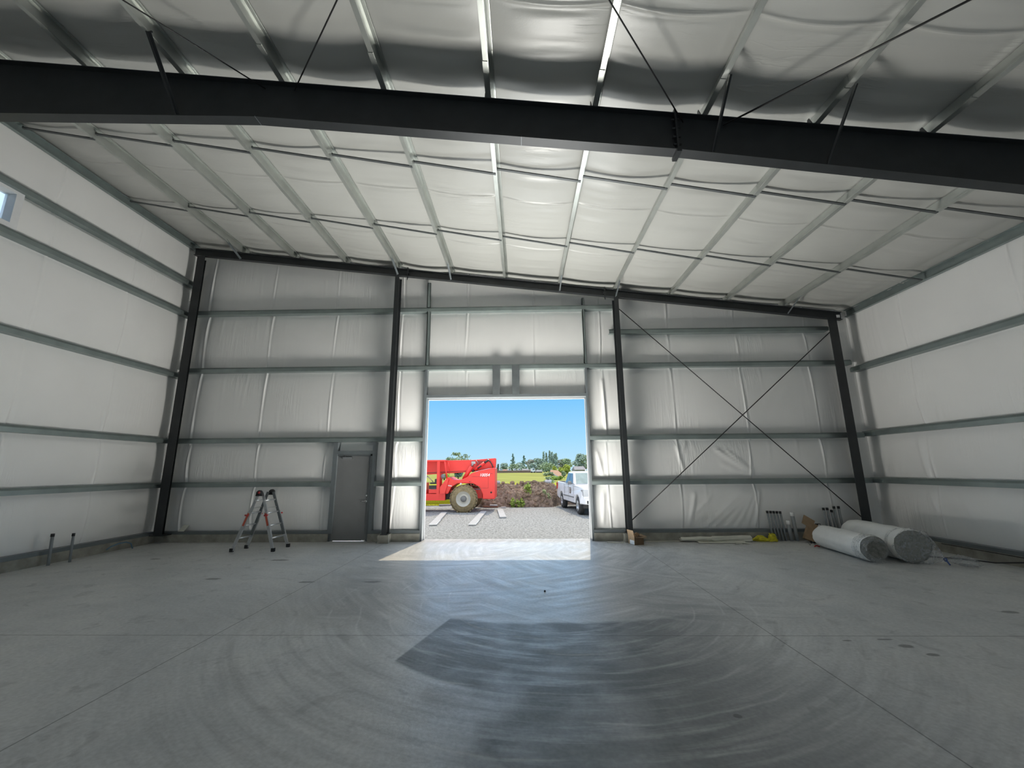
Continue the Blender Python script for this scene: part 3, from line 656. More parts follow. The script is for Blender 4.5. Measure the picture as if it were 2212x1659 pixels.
# conduit stubs
def stub(name,x,y,z,dx,r,mt,capm,label,grp,cap=.05,catg='pipe'):
    o=MB().tube([(x,y,0),(x+dx,y,z)],r,10).build(name,M[mt]); tag(o,label,catg,grp)
    MB().tube([(x+dx,y,z-cap),(x+dx,y,z+.006)],r*1.18,10).build('end_cap',M[capm],o)
ORD5=['leftmost','second from left','middle','fourth from left','rightmost']
g1='black-capped conduits beside the yellow strap'; g2='black-capped conduits behind the insulation rolls'
for i in range(5):
    stub('conduit_stub',6.135+.078*i,10.785,.70-.003*i,-.065,.024,'pvc','blackrub',f'{ORD5[i]} black-capped grey conduit in the group beside the yellow strap',g1)
for i,(px,zz) in enumerate(((7.45,.765),(7.54,.765),(7.64,.715),(7.71,.80),(7.82,.80))):
    stub('conduit_stub',px+.05,10.785,zz,-.05,.024,'pvc','blackrub',f'{ORD5[i]} black-capped grey conduit in the group behind the insulation rolls',g2)
stub('pipe_stub',6.565,10.77,.47,-.03,.04,'pvcw','tape','short thick grey pipe stub topped with white tape','taped pipe stubs',.09)
stub('pipe_stub',6.70,10.77,.66,-.04,.04,'pvcw','tape','tall thick grey pipe stub topped with white tape, before torn carton','taped pipe stubs',.08)
stub('conduit_stub',-9.20,8.32,.58,-.03,.026,'pvc','blackrub','grey conduit standing by the left wall, nearer the camera','conduits by the left wall')
stub('conduit_stub',-9.10,8.62,.545,-.03,.022,'pvc','blackrub','grey conduit standing by the left wall, further from the camera','conduits by the left wall')
m=MB(); m.tube([(-9.3,9.55,.06),(-9.27,9.62,.12),(-9.22,9.75,.165),(-9.2,9.9,.17),(-9.19,10.02,.12),(-9.18,10.07,.0)],.013,8)
tag(m.build('water_pipe',M['bluepipe']),'dull blue water pipe looping from the floor to the left curb','pipe')
# torn carton standing behind rolls
tb=empty('torn_carton',(6.9,10.5,0),'torn brown cardboard carton propped behind the smaller insulation roll','box')
m=MB(); Mx=Matrix.Translation((6.93,10.52,.22))@Matrix.Rotation(.42,4,'Y')@Matrix.Rotation(-.4,4,'Z')
m.box(-.14,.14,-.12,-.115,-.2,.2,Mx); m.box(-.14,.14,.115,.12,-.2,.2,Mx); m.box(-.14,-.135,-.12,.12,-.2,.2,Mx); m.box(.135,.14,-.12,.12,-.2,.2,Mx); m.box(-.14,.14,-.12,.12,-.2,-.195,Mx)
m.build('carton',M['card'],tb)
m=MB(); m.box(-.16,.12,-.005,.0,0,.22,Matrix.Translation((6.76,10.40,.38))@Matrix.Rotation(.55,4,'Y')@Matrix.Rotation(-.25,4,'X')); m.build('flap',M['card'],tb)
m=MB(); m.box(-.05,.08,-.005,.0,0,.10,Matrix.Translation((6.98,10.36,.33))@Matrix.Rotation(.6,4,'Y')); m.build('paper_label',M['white'],tb)
m=MB(); rn=random.Random(9)
for i in range(6): m.tube([(6.78+.2*rn.random(),10.42+.1*rn.random(),.02+.12*rn.random()) for _ in range(4)],[.02,.05,.045,.01],7)
tag(m.build('plastic_bag',M['blacktrash']),'crumpled black plastic bag below the torn carton','bag')
m=MB(); m.box(-.05,.05,-.03,.03,0,.09,Matrix.Translation((7.13,10.6,.33))@Matrix.Rotation(.3,4,'Z')); m.box(-.03,.03,-.025,.025,-.33,0,Matrix.Translation((7.13,10.6,.33)))
tag(m.build('junction_box',M['blackrub']),'small black box on a post between conduits and rolls','box')

# insulation rolls in plastic
pm,nt,b=mat('clear_plastic_wrap'); nt.nodes.remove(b)
tr=N(nt,'ShaderNodeBsdfTransparent'); gl=N(nt,'ShaderNodeBsdfPrincipled'); gl.inputs['Base Color'].default_value=(.75,.78,.8,1); gl.inputs['Roughness'].default_value=.22
n=N(nt,'ShaderNodeTexNoise'); n.inputs['Scale'].default_value=9; n.inputs['Detail'].default_value=5; n.inputs['Distortion'].default_value=1.5
bp=N(nt,'ShaderNodeBump'); bp.inputs['Strength'].default_value=.8; bp.inputs['Distance'].default_value=.04; L(nt,n.outputs['Fac'],bp.inputs['Height']); L(nt,bp.outputs[0],gl.inputs['Normal'])
mx=N(nt,'ShaderNodeMixShader'); r=ramp(nt,n.outputs['Fac'],[(.35,(.12,)*3),(.7,(.45,)*3)]); L(nt,r.outputs[0],mx.inputs[0]); L(nt,tr.outputs[0],mx.inputs[1]); L(nt,gl.outputs[0],mx.inputs[2]); L(nt,mx.outputs[0],nt.nodes['Material Output'].inputs[0])
M['wrap']=pm
def roll(name,a,b,r,label,seed,tail):
    a,b=Vector(a),Vector(b); root=empty(name,((a.x+b.x)/2,(a.y+b.y)/2,0),label,'insulation roll','insulation rolls in plastic')
    d=(b-a); ln=d.length; d.normalize(); u=Vector((0,0,1)); v=d.cross(u).normalized(); nn=Noise1(seed)
    def ringpts(s,rad,k,n,nz=.0,sq=.06):
        ang=2*PI*k/n; rr=rad*(1+nz*float(nn(ang*2.2+s*5+20))+nz*.6*float(nn(ang*5+s*2+70)))
        p=a+d*s+v*(rr*math.cos(ang)*(1+sq*.5))+u*(rr*math.sin(ang)*(1-sq)); p.z=max(p.z,.006); return p
    n=40
    def tubeof(ss,rs,nz,mt,nm,par=root):
        m=MB(); vs=[ringpts(s,q,k,n,nz) for s,q in zip(ss,rs) for k in range(n)]
        m.add(vs,[(i*n+k,i*n+(k+1)%n,(i+1)*n+(k+1)%n,(i+1)*n+k) for i in range(len(ss)-1) for k in range(n)],True); return m.build(nm,mt,par)
    ss=np.linspace(0,ln,26); rs=[r*(1-.30*max(0,(.16-s)/.16)**2-.05*max(0,(s-ln+.1)/.1)**2) for s in ss]
    tubeof([-.02,-.01]+list(ss),[.01,rs[0]*.8]+rs,.018,M['rollwhite'],'facing')
    # spiral fibreglass end
    es=[ln-.03,ln-.005,ln+.012,ln+.0,ln+.012,ln+.0,ln+.01,ln+.0]; er=[r*.97,r*.93,r*.75,r*.66,r*.5,r*.4,r*.2,.004]
    tubeof(es,er,.012,M['fibre'],'fibreglass_end')
    if tail=='short':
        w_=tubeof([ln-.22,ln-.08,ln+.02,ln+.06],[r*1.02,r*1.03,r*.9,r*.62],.03,M['wrap'],'plastic_wrap')
        m=MB(); xs=np.linspace(-.16,.12,14); yv=np.linspace(0,.2,8); A,B=np.meshgrid(xs,yv); q=b+d*.0
        P=np.stack([b.x+A,b.y-.02-B,.03+.045*np.abs(nn(A*14+30))*(1-B/.25)+.05*np.exp(-B*18)],-1); grid('plastic_skirt',P,M['wrap'],root)
        P=np.stack([a.x-.14-A*.7-.1,a.y+.02+B*.8-.05,.02+.05*np.abs(nn(A*12+B*9+50))],-1); grid('plastic_skirt',P,M['wrap'],root)
        MB().tube([(a.x-.23,a.y-.06,.012),(a.x-.17,a.y-.04,.03),(a.x-.13,a.y-.08,.012)],.014,6).build('red_tie',M['redplas'],root)
    else:
        tubeof([ln-.24,ln-.18,ln-.15],[r*1.03,r*1.05,r*1.02],.01,M['wrap'],'wrap_edge')
        cx=Vector((b.x+.42,b.y-.12,.10)); m=MB(); prof=[(0,1.02),(.10,1.0),(.3,.72),(.6,.42),(.85,.16),(1.0,.06)]; vs=[]
        for t,q in prof:
            c=b.lerp(cx,t)+d*(.05*math.sin(PI*t))
            for k in range(n):
                an=2*PI*k/n; rr=r*q*(1+.07*float(nn(an*4+t*3+11))); p=c+v*(rr*math.cos(an))+u*(rr*math.sin(an)); p.z=max(p.z,.008); vs.append(p)
        m.add(vs,[(i*n+k,i*n+(k+1)%n,(i+1)*n+(k+1)%n,(i+1)*n+k) for i in range(len(prof)-1) for k in range(n)],True); m.build('plastic_wrap',M['wrap'],root)
        m=MB(); vs=[]; prof=[(0,.022,.022),(.08,.05,.05),(.22,.12,.10),(.36,.17,.075),(.46,.15,.02)]
        for t,q1,q2 in prof:
            c=cx+Vector((t,-.22*t,-.03*t/.46))
            for k in range(n):
                an=2*PI*k/n; f_=1+.2*float(nn(an*5+t*4+9)); p=c+Vector((.25,1,0)).normalized()*(q1*f_*math.cos(an))+u*(q2*f_*math.sin(an)); p.z=max(p.z,.008); vs.append(p)
        m.add(vs,[(i*n+k,i*n+(k+1)%n,(i+1)*n+(k+1)%n,(i+1)*n+k) for i in range(len(prof)-1) for k in range(n)],True); m.build('plastic_tail',M['wrap'],root)
        m=MB(); m.tube([cx+Vector((0,.025*math.cos(t),.025*math.sin(t))) for t in np.linspace(0,2*PI,14)],.012,6); m.tube([cx+Vector((0,-.02,-.02)),cx+Vector((.02,-.05,-.085))],.012,6); m.build('blue_tie',M['bluetape'],root)
        # printed mark on the facing
        m=MB()
        for i,(y0,y1,w0,w1) in enumerate(((.0,.02,-.09,.10),(.03,.17,-.09,-.075),(.03,.17,.085,.10),(.17,.19,-.09,.10),(.06,.075,-.05,.06),(.09,.105,-.05,.03),(.12,.135,-.05,.06))):
            vs=[]
            for s_,w_ in ((y0,w0),(y0,w1),(y1,w1),(y1,w0)):
                an=PI/2+.38+(w_)/r; vs.append(a+d*(.62+s_*1.2)+v*(r*1.035*math.cos(an)*1.03)+u*(r*1.035*math.sin(an)*.965))
            m.add(vs,[(0,1,2,3)])
        m.build('printed_mark',M['ink'],root)
    return root
roll('insulation_roll',(6.79,10.02,.235),(6.60,8.36,.25),.25,'smaller plastic-wrapped white insulation roll with an open dark end, in front',5,'short')
roll('insulation_roll',(7.53,10.05,.30),(7.24,8.26,.31),.315,'larger white insulation roll tied off with a blue tie at its end',8,'long')
m=MB(); pts=[(8.72,7.6,.16),(8.6,8.2,.03),(8.45,8.55,.02),(8.1,8.75,.02),(7.75,8.85,.03),(7.7,9.3,.02)]
sm=[]
for i in range(len(pts)-1):
    for t in np.linspace(0,1,6)[:-1]: sm.append(lerp(pts[i],pts[i+1],float(t)))
m.tube(sm+[pts[-1]],.012,6); m.tube([(8.72,7.2,.185),(8.74,8.2,.18),(8.74,9.3,.178)],.008,6)
tag(m.build('power_cable',M['blackrub']),'black cable on the floor along the right curb behind the rolls','cable')
m=MB(); rn=random.Random(12)
for i in range(6): m.tube([(7.62+.14*rn.random(),8.55+.3*rn.random(),.08+.36*rn.random()) for _ in range(4)],[.02,.05,.05,.015],7)
tag(m.build('plastic_wad',M['blacktrash']),'black plastic wad squeezed behind the larger insulation roll','plastic')
m=MB(); vs=[(-8.83,10.90,.262),(-8.67,10.90,.262),(-8.60,10.955,.40),(-8.73,10.955,.42)]
m.add(vs+[(x,y+.012,z) for x,y,z in vs],[(0,1,2,3),(7,6,5,4),(0,4,5,1),(1,5,6,2),(2,6,7,3),(3,7,4,0)]); tag(m.build('foam_scrap',M['offwhite']),'small pale foam scrap leaning on the base channel near the left corner column','scrap')
m=MB(); m.lathe([(-.012,.001),(-.008,.012),(0,.016),(.012,.010),(.016,.001)],(.317,6.528,.012),'z',10); tag(m.build('pebble',M['blackrub']),'tiny dark pebble alone on the floor before the doorway','pebble')

#@@OUTSIDE@@
# ------------------------------------------------------------------ outside: ground
G=-.30
M['gravel']=simple('crushed_grey_gravel',(.245,.252,.25),.95,0,.45,14,.9,spec=.1,bscale=30)
M['field']=simple('tall_dry_grass',(.24,.25,.065),.95,0,.2,.25,.5,spec=.05,stretch=(.35,1,1))
M['mown']=simple('short_yellow_grass',(.31,.31,.025),.95,0,.14,.5,.3,spec=.05)
M['dirt']=simple('brown_soil',(.22,.165,.13),1,0,.45,7,.8,spec=.05)
M['clod']=simple('tan_clod',(.30,.225,.165),1,0,.45,1.3,.5,spec=.05)
M['orange_dirt']=simple('orange_dirt',(.30,.17,.10),1,0,.15,1)
M['asphalt']=simple('grey_asphalt',(.14,.14,.15),.9,0,.08,1)
def ground(name,x0,x1,y0,y1,z0,z1,mt,nx=2,ny=2,amp=0,seed=1):
    xs=np.linspace(x0,x1,nx); ys=np.linspace(y0,y1,ny); A,B=np.meshgrid(xs,ys); nn=np.random.RandomState(seed)
    P=np.stack([A,B,z0+(z1-z0)*(B-y0)/(y1-y0)+amp*nn.rand(*A.shape)],-1)
    return tag(grid(name,P,M[mt]),kind='structure')
ground('gravel_yard',-60,60,11.2,25.5,G,G,'gravel',240,140,.03)
ground('grass_strip',-120,160,24.5,64,G-.01,G-.02,'mown',60,30,.06)
ground('field',-420,520,63.2,330,-.16,-.10,'field',120,160,.12)
ground('field_bank',-120,160,62.0,63.4,-.34,-.12,'field',160,8,.10)
rn=random.Random(3)
mg=MB()
for i in range(2600):
    x=rn.uniform(-9,-2.2); y=rn.uniform(24.6,29); h=rn.uniform(.08,.22); dx=rn.uniform(-.08,.08); ww=rn.uniform(.02,.05)
    mg.add([(x-ww,y,G-.02),(x+ww,y,G-.02),(x+dx,y+.03,G+h)],[(0,1,2)])
tag(mg.build('roadside_grass',M['mown']),'short yellow-green grass beyond the gravel under the red telehandler','grass',kind='stuff')
# soil mound
xs=np.linspace(-2.6,9,230); ys=np.linspace(23.35,27.2,90); A,B=np.meshgrid(xs,ys); rs=np.random.RandomState(8)
def vnoise(A,B,s,seed):
    t=np.random.RandomState(seed).rand(128,128); a,b=A*s+500,B*s+500; i,j=np.floor(a).astype(int),np.floor(b).astype(int); f,g=a-i,b-j; f,g=f*f*(3-2*f),g*g*(3-2*g)
    q=lambda p,r:t[p%128,r%128]
    return (q(i,j)*(1-f)+q(i+1,j)*f)*(1-g)+(q(i,j+1)*(1-f)+q(i+1,j+1)*f)*g
Bs=B-1.35*np.clip((A-1.65)/.5,0,1); t=np.clip((Bs-23.35)/1.3,0,1)*np.clip((27.2-B)/1.4,0,1)*np.clip((A+2.6)/.5,0,1)
h=t**.6*(.80+.30*vnoise(A,B,.8,1))+ (t>0)*(.30*vnoise(A,B,3.2,2)+.22*(vnoise(A,B,7,3)-.4)+.12*(vnoise(A,B,15,4)-.5))*np.clip(t*4,0,1)
P=np.stack([A+.10*vnoise(A,B,9,5),B+.1*vnoise(A,B,9,6),G-.02+h],-1)
sm_=grid('soil_mound',P,M['dirt']); cb=MB(); rn=random.Random(31)
for _ in range(1300):
    i,j=rn.randrange(P.shape[0]//2),rn.randrange(P.shape[1]); c=Vector(P[i,j])
    if h[i,j]<.08: continue
    r=.035+.11*rn.random()**2.5; n_=7; vs=[]
    for a in range(1,5):
        for k in range(n_): q=r*rn.uniform(.85,1.12); vs.append(c+Vector((q*1.15*math.sin(PI*a/5)*math.cos(2*PI*k/n_),q*math.sin(PI*a/5)*math.sin(2*PI*k/n_),q*.8*math.cos(PI*a/5))))
    cb.add(vs,[(a*n_+k,a*n_+(k+1)%n_,(a+1)*n_+(k+1)%n_,(a+1)*n_+k) for a in range(3) for k in range(n_)]+[tuple(range(n_)),tuple(range(4*n_-1,3*n_-1,-1))],True)
cl_=cb.build('clods',M['clod'],sm_); cl_['kind']='stuff'
tag(sm_,'long mound of brown clods behind the gravel yard','mound of soil')
M['leaf_bright']=simple('bright_weed_leaf',(.30,.40,.10),.8,0,.3,9,spec=.1)
M['leaf_pale']=simple('pale_weed_leaf',(.34,.40,.22),.8,0,.25,9,spec=.1)
def leafball(m,c,rx,ry,rz,n,sz,rn,shell=.55):
    for _ in range(n):
        v=Vector((rn.gauss(0,1),rn.gauss(0,1),rn.gauss(0,1))).normalized()*(shell+(1-shell)*rn.random()); p=Vector((c[0]+v.x*rx,c[1]+v.y*ry,c[2]+v.z*rz))
        a=Vector((rn.gauss(0,1),rn.gauss(0,1),rn.gauss(0,.7))).normalized(); b=a.cross(Vector((rn.gauss(0,1),rn.gauss(0,1),rn.gauss(0,1)))).normalized(); s=sz*rn.uniform(.6,1.3)
        m.add([p-a*s,p+b*s*.55,p+a*s,p-b*s*.55],[(0,1,2,3)])
def weed(x,y,z,r,h,mt,label):
    m=MB(); rn=random.Random(int(x*100)); 
    for k in range(7): leafball(m,(x+rn.uniform(-r,r),y+rn.uniform(-.1,.1),z+h*rn.random()),r*.45,.2,h*.3,38,.07,rn,.2)
    for k in range(5): m.tube([(x+rn.uniform(-r,r)*.3,y,z-.3),(x+rn.uniform(-r,r)*.7,y,z+h*.6)],.012,4)
    tag(m.build('weed_clump',M[mt]),label,'weed','weeds on the soil mound')
weed(.33,23.75,.15,.30,.70,'leaf_bright','large leafy weed clump in the middle of the soil mound')
weed(-.47,23.4,-.25,.22,.38,'leaf_bright','low weed clump at the foot of the soil mound, nearer the telehandler')
weed(-.08,23.4,-.25,.16,.36,'leaf_bright','low yellowish weed clump at the foot of the soil mound, below the large weed')
weed(1.40,23.8,.05,.22,.50,'leaf_pale','pale weed clump on the soil mound below the white boulder')
def rock(x,y,z,r,label,mt='white',nm='boulder'):
    m=MB(); rn=random.Random(int(x*77)); n=12; vs=[]
    for i in range(1,7):
        for k in range(n):
            a=PI*i/7; b=2*PI*k/n; q=r*(1+.14*rn.uniform(-1,1)); vs.append((x+q*1.2*math.sin(a)*math.cos(b),y+q*math.sin(a)*math.sin(b),z+q*.85*math.cos(a)))
    fs=[(i*n+k,i*n+(k+1)%n,(i+1)*n+(k+1)%n,(i+1)*n+k) for i in range(5) for k in range(n)]+[tuple(range(n)),tuple(range(6*n-1,5*n-1,-1))]
    m.add(vs,fs,True); tag(m.build(nm,M[mt]),label,'boulder')
M['paleRock']=simple('pale_rock',(.42,.42,.44),.8,0,.12,6)
rock(1.56,25.2,.98,.19,'pale boulder lying on top of the soil mound, near the white pickup','paleRock')
rock(-1.48,26.2,.95,.14,'pale boulder half hidden behind the telehandler tail','paleRock')
# boards on the gravel
M['board']=simple('pale_board',(.30,.31,.32),.7,0,.10,8)
M['redboard']=simple('red_brown_board',(.20,.09,.06),.8,0,.12,8)
def board(p,q,w,t,label,mt='board',z=G+.03):
    p,q=Vector((*p,z)),Vector((*q,z)); d=(q-p).normalized(); u=Vector((-d.y,d.x,0))*w/2
    b=[p-u,p+u,q+u,q-u]; m=MB(); m.add(b+[v+Vector((0,0,t)) for v in b],[(3,2,1,0),(4,5,6,7),(0,1,5,4),(1,2,6,5),(2,3,7,6),(3,0,4,7)])
    tag(m.build('board',M[mt]),label,'board','boards lying on the gravel')
board((-3.32,15.95),(-3.69,20.3),.27,.06,'leftmost of three pale boards on the gravel')
board((-1.855,15.9),(-1.855,20.65),.27,.06,'middle one of three pale boards on the gravel')
board((-.81,18.15),(-1.13,21.7),.28,.06,'shortest pale board on the gravel, right of the other two')
board((-4.75,24.4),(-4.1,24.5),.14,.08,'pale board scrap lying behind the telehandler rear wheel')
board((-2.1,23.3),(-1.3,23.2),.16,.07,'red-brown board at the foot of the soil mound','redboard')
board((-1.75,23.25),(-1.35,23.2),.14,.07,'white board lying on the red-brown board','paleRock',G+.11)
board((-1.12,23.0),(-.88,22.95),.12,.05,'small white board scrap before the soil mound','paleRock')

# ------------------------------------------------------------------ telehandler
M['red']=simple('red_machine_paint',(.72,.035,.028),.42,0,.06,2)
M['red2']=simple('dark_red_seam_shade',(.30,.02,.02),.5)
M['tyre']=simple('dusty_tyre',(.20,.155,.085),.9,0,.25,12,.4)
M['rim']=simple('cream_rim',(.45,.44,.40),.5,0,.06)
M['hub']=simple('grey_hub',(.16,.16,.16),.5,.2)
M['steel']=simple('grey_steel',(.35,.35,.36),.35,.7)
M['lettering']=simple('white_lettering',(.75,.75,.75),.5,0,.02)
th=empty('telehandler',(-4.5,21.9,G),'red telehandler parked side-on on the gravel beyond the doorway','telehandler')
YN,YF2=20.98,22.85
m=MB(); m.prism([(-2.959,1.286),(-2.75,1.38),(-2.518,1.569),(-2.144,1.692),(-1.382,1.836),(-1.33,1.80),(-1.345,.319),(-1.946,.323),(-1.95,.56),(-2.10,.90),(-2.45,1.08),(-3.2,1.08),(-3.5,.9),(-3.66,.579),(-3.80,.579),(-3.82,1.235),(-3.665,1.394),(-3.5,1.28),(-3.356,1.232),(-3.075,1.242)],YN,YF2-.1,'y')
b_=m.build('body',M['red'],th); bv=b_.modifiers.new('bevel','BEVEL'); bv.width=.03; bv.segments=2; bv.limit_method='ANGLE'
m=MB(); m.box(-2.55,-2.16,YN-.006,YN,.96,.975); 
for (x0,x1,z0,z1) in ((-2.52,-1.66,.845,.857),(-2.46,-1.66,1.40,1.412),(-1.672,-1.66,.845,1.41),(-2.53,-2.515,.86,1.2),(-1.60,-1.45,1.535,1.555),(-2.62,-2.54,1.16,1.18)): m.box(x0,x1,YN-.005,YN+.005,z0,z1)
m.build('hood_seam',M['red2'],th)
m=MB(); m.lathe([(-.004,.001),(-.004,.045),(.0,.045)],(-1.52,YN,.64),'y',14); m.lathe([(-.004,.001),(-.004,.025),(.0,.025)],(-2.60,YN,1.16),'y',10); m.build('lifting_hole',M['blackrub'],th)
m=MB(); m.box(-6.9,-3.80,YN-.02,YN+.5,.272,.59); m.box(-6.9,-2.0,YN+.35,YF2-.4,.34,.75); m.build('chassis',M['red'],th)
m=MB(); m.box(-3.80,-3.45,YN+.25,YN+.9,.3,.62); m.tube([(-3.7,YN+.1,.33),(-3.45,YN+.1,.48)],.03,8); m.build('axle_housing',M['blackrub'],th)
bm=MB(); bm.prism([(-9.0,2.05),(-4.75,2.215),(-2.527,2.236),(-1.347,2.32),(-1.33,2.28),(-1.347,1.84),(-1.75,1.80),(-2.519,1.637),(-2.847,1.617),(-4.727,1.515),(-9.0,1.50)],21.55,22.15,'y')
o_=bm.build('boom',M['red'],th); bv=o_.modifiers.new('bevel','BEVEL'); bv.width=.02; bv.segments=2; bv.limit_method='ANGLE'
m=MB(); m.prism([(-9.0,1.56),(-9.0,1.70),(-4.73,1.63),(-2.86,1.70),(-2.86,1.66),(-4.73,1.57)],21.53,21.56,'y'); m.build('boom_seam',M['red2'],o_)
m=MB(); m.prism([(-2.36,1.70),(-2.30,2.20),(-1.9,2.18),(-2.2,1.9),(-2.3,1.68)],21.53,21.56,'y'); m.build('boom_painted_shade',M['red2'],o_)  # dark red overlay puts shade on the boom side into colour
m=MB(); m.box(-9.25,-9.0,21.4,22.3,.2,2.0); m.box(-10.3,-9.2,21.5,21.62,.2,.28); m.box(-10.3,-9.2,22.1,22.22,.2,.28); m.build('fork_carriage',M['steel'],th)
m=MB(); m.tube([(-2.95,21.42,1.25),(-2.56,21.42,1.91)],.105,14); cy_=m.build('lift_cylinder',M['red'],th)
m=MB(); m.tube([(-2.56,21.42,1.91),(-2.44,21.42,2.12)],.06,12); m.box(-2.56,-2.36,21.36,21.48,2.04,2.16); m.build('cylinder_rod',M['steel'],cy_)
m=MB(); m.tube([(-2.40,21.40,1.74),(-1.90,21.40,2.08)],.075,12); cy_=m.build('slave_cylinder',M['red'],th)
m=MB(); m.tube([(-2.52,21.40,1.65),(-2.40,21.40,1.74)],.045,10); m.tube([(-1.90,21.40,2.08),(-1.72,21.40,2.20)],.05,10); m.tube([(-2.25,21.33,1.80),(-2.05,21.33,1.94)],.035,8); m.build('cylinder_end',M['blackrub'],cy_)
m=MB(); m.tube([(-1.76,21.45,2.24),(-1.62,21.42,2.16),(-1.53,21.42,2.02),(-1.48,21.42,1.9),(-1.46,21.42,1.82)],.028,8); m.build('hydraulic_hose',M['blackrub'],th)
m=MB(); m.tube([(-1.74,21.45,2.26),(-1.60,21.45,2.10)],.03,8); m.tube([(-2.34,21.45,2.22),(-2.2,21.45,2.06)],.014,6); m.build('chrome_pin',M['steel'],th)
# open cab
m=MB()
m.box(-4.235,-4.095,YN-.03,YN+.10,.272,2.17); m.box(-4.235,-4.095,YN+.6,YN+.7,.6,2.17)
m.box(-5.55,-5.45,YN-.03,YN+.07,.59,2.17); m.box(-5.55,-5.45,YN+.6,YN+.7,.59,2.17)
m.box(-5.6,-3.83,YN-.03,YN+.72,2.165,2.235); m.build('cab_frame',M['red'],th)
m=MB(); m.tube([(-3.87,YN,2.17),(-3.80,YN,1.75),(-3.73,YN,1.33)],.035,8); m.tube([(-3.70,YN+.05,2.12),(-3.60,YN+.05,1.65)],.022,8); m.build('rear_brace',M['red'],th)
m=MB(); m.prism([(-4.06,.90),(-3.73,1.335),(-3.62,1.30),(-3.80,.60),(-4.06,.59)],YN-.10,YN+.03,'y'); m.build('fender',M['red'],th)
m=MB(); m.box(-4.62,-4.24,YN+.02,YN+.6,.62,.80); m.box(-6.9,-4.74,YN-.02,YN+.6,.59,1.12); m.build('side_console',M['red'],th)
m=MB(); m.box(-4.60,-4.25,YN+.12,YN+.58,1.05,1.13); m.box(-4.36,-4.25,YN+.12,YN+.58,1.13,1.30); m.box(-4.62,-4.26,YN+.02,YN+.3,.82,.99); m.build('seat',M['blackrub'],th)
m=MB(); m.tube([(-4.78,YN+.3,1.45),(-4.48,YN+.3,1.16)],.02,8); m.tube([(-4.95,YN+.3,1.1),(-4.80,YN+.3,1.45)],.03,8); m.build('steering_column',M['steel'],th)
m=MB(); m.lathe([(-.05,.001),(-.05,.10),(.02,.12)],(-3.92,YN-.02,1.43),'y',12); m.tube([(-3.95,YN,1.40),(-3.98,YN,1.25)],.02,6); m.build('mirror',M['hub'],th)
def machine_wheel(x,y,sgn,rz=0.):
    R_=.655; tw=.42
    root=MB(); n=40; pr=[(0,.36),(.02,.44),(.03,.57),(.08,.635),(.16,.655),(tw-.16,.655),(tw-.08,.635),(tw-.03,.57),(tw-.02,.44),(tw,.36)]
    root.lathe(pr,(x,y,G+R_),'y',n)
    for k in range(26):     # tread lugs
        a=2*PI*k/26
        for s_ in (0,1):
            Mx=Matrix.Translation((x,y+(tw*.27 if s_==0 else tw*.73),G+R_))@Matrix.Rotation(a+s_*PI/26,4,'Y')@Matrix.Translation((0,0,.655))@Matrix.Rotation(.5*(1 if s_ else -1),4,'Z'); root.box(-.035,.035,-tw*.26,tw*.26,-.02,.016,Mx)
    o=root.build('wheel',M['tyre'],th)
    yy=y+(.03 if sgn<0 else tw-.03); r=MB(); s_=1 if sgn<0 else -1
    r.lathe([(0,.375),(s_*.00,.35),(s_*.05,.33),(s_*.06,.27),(s_*.10,.25),(s_*.11,.20),(s_*.09,.17),(s_*.09,.001)],(x,yy,G+R_),'y',36); r.build('rim',M['rim'],o)
    r=MB(); r.lathe([(s_*-.01,.001),(s_*-.01,.10),(s_*.02,.145),(s_*.10,.15)],(x,yy,G+R_),'y',18)
    for k in range(10): a=2*PI*k/10; r.tube([(x+.135*math.cos(a),yy-s_*.0,G+R_+.135*math.sin(a)),(x+.135*math.cos(a),yy+s_*.09,G+R_+.135*math.sin(a))],.014,6)
    r.build('hub',M['hub'],o)
machine_wheel(-2.85,20.62,-1); machine_wheel(-2.80,22.72,1); machine_wheel(-6.15,20.62,-1); machine_wheel(-6.15,22.72,1)
def text(body,size,loc,rot,mt,parent,name,shear=0,bold=.0,wide=1):
    cu=bpy.data.curves.new(name,'FONT'); cu.body=body; cu.size=size; cu.shear=shear; cu.extrude=.004; cu.offset=bold; cu.align_x='CENTER'; cu.align_y='CENTER'
    o=bpy.data.objects.new(name,cu); C.objects.link(o); dg=bpy.context.evaluated_depsgraph_get(); me=bpy.data.meshes.new_from_object(o.evaluated_get(dg)); bpy.data.objects.remove(o)
    me.materials.clear(); me.materials.append(mt); me.transform(Matrix.Translation(loc)@rot@Matrix.Diagonal((wide,1,1,1)))
    o=bpy.data.objects.new(name,me); C.objects.link(o); setpar(o,parent); return o
RX=Matrix.Rotation(PI/2,4,'X')
text('10054',.20,(-1.86,YN-.006,1.475),RX,M['lettering'],th,'model_number',.25,.003,1.02)
m=MB()
for i in range(4): m.box(-3.66+.05*i,-3.63+.05*i,YN-.006,YN-.001,.955-.008*i,1.01-.008*i)
m.lathe([(-.005,.001),(-.005,.05)],(-3.03,YN-.001,1.06),'y',10); m.box(-4.86,-4.79,YN-.03,YN-.021,.93,1.0); m.build('decal',M['lettering'],th)

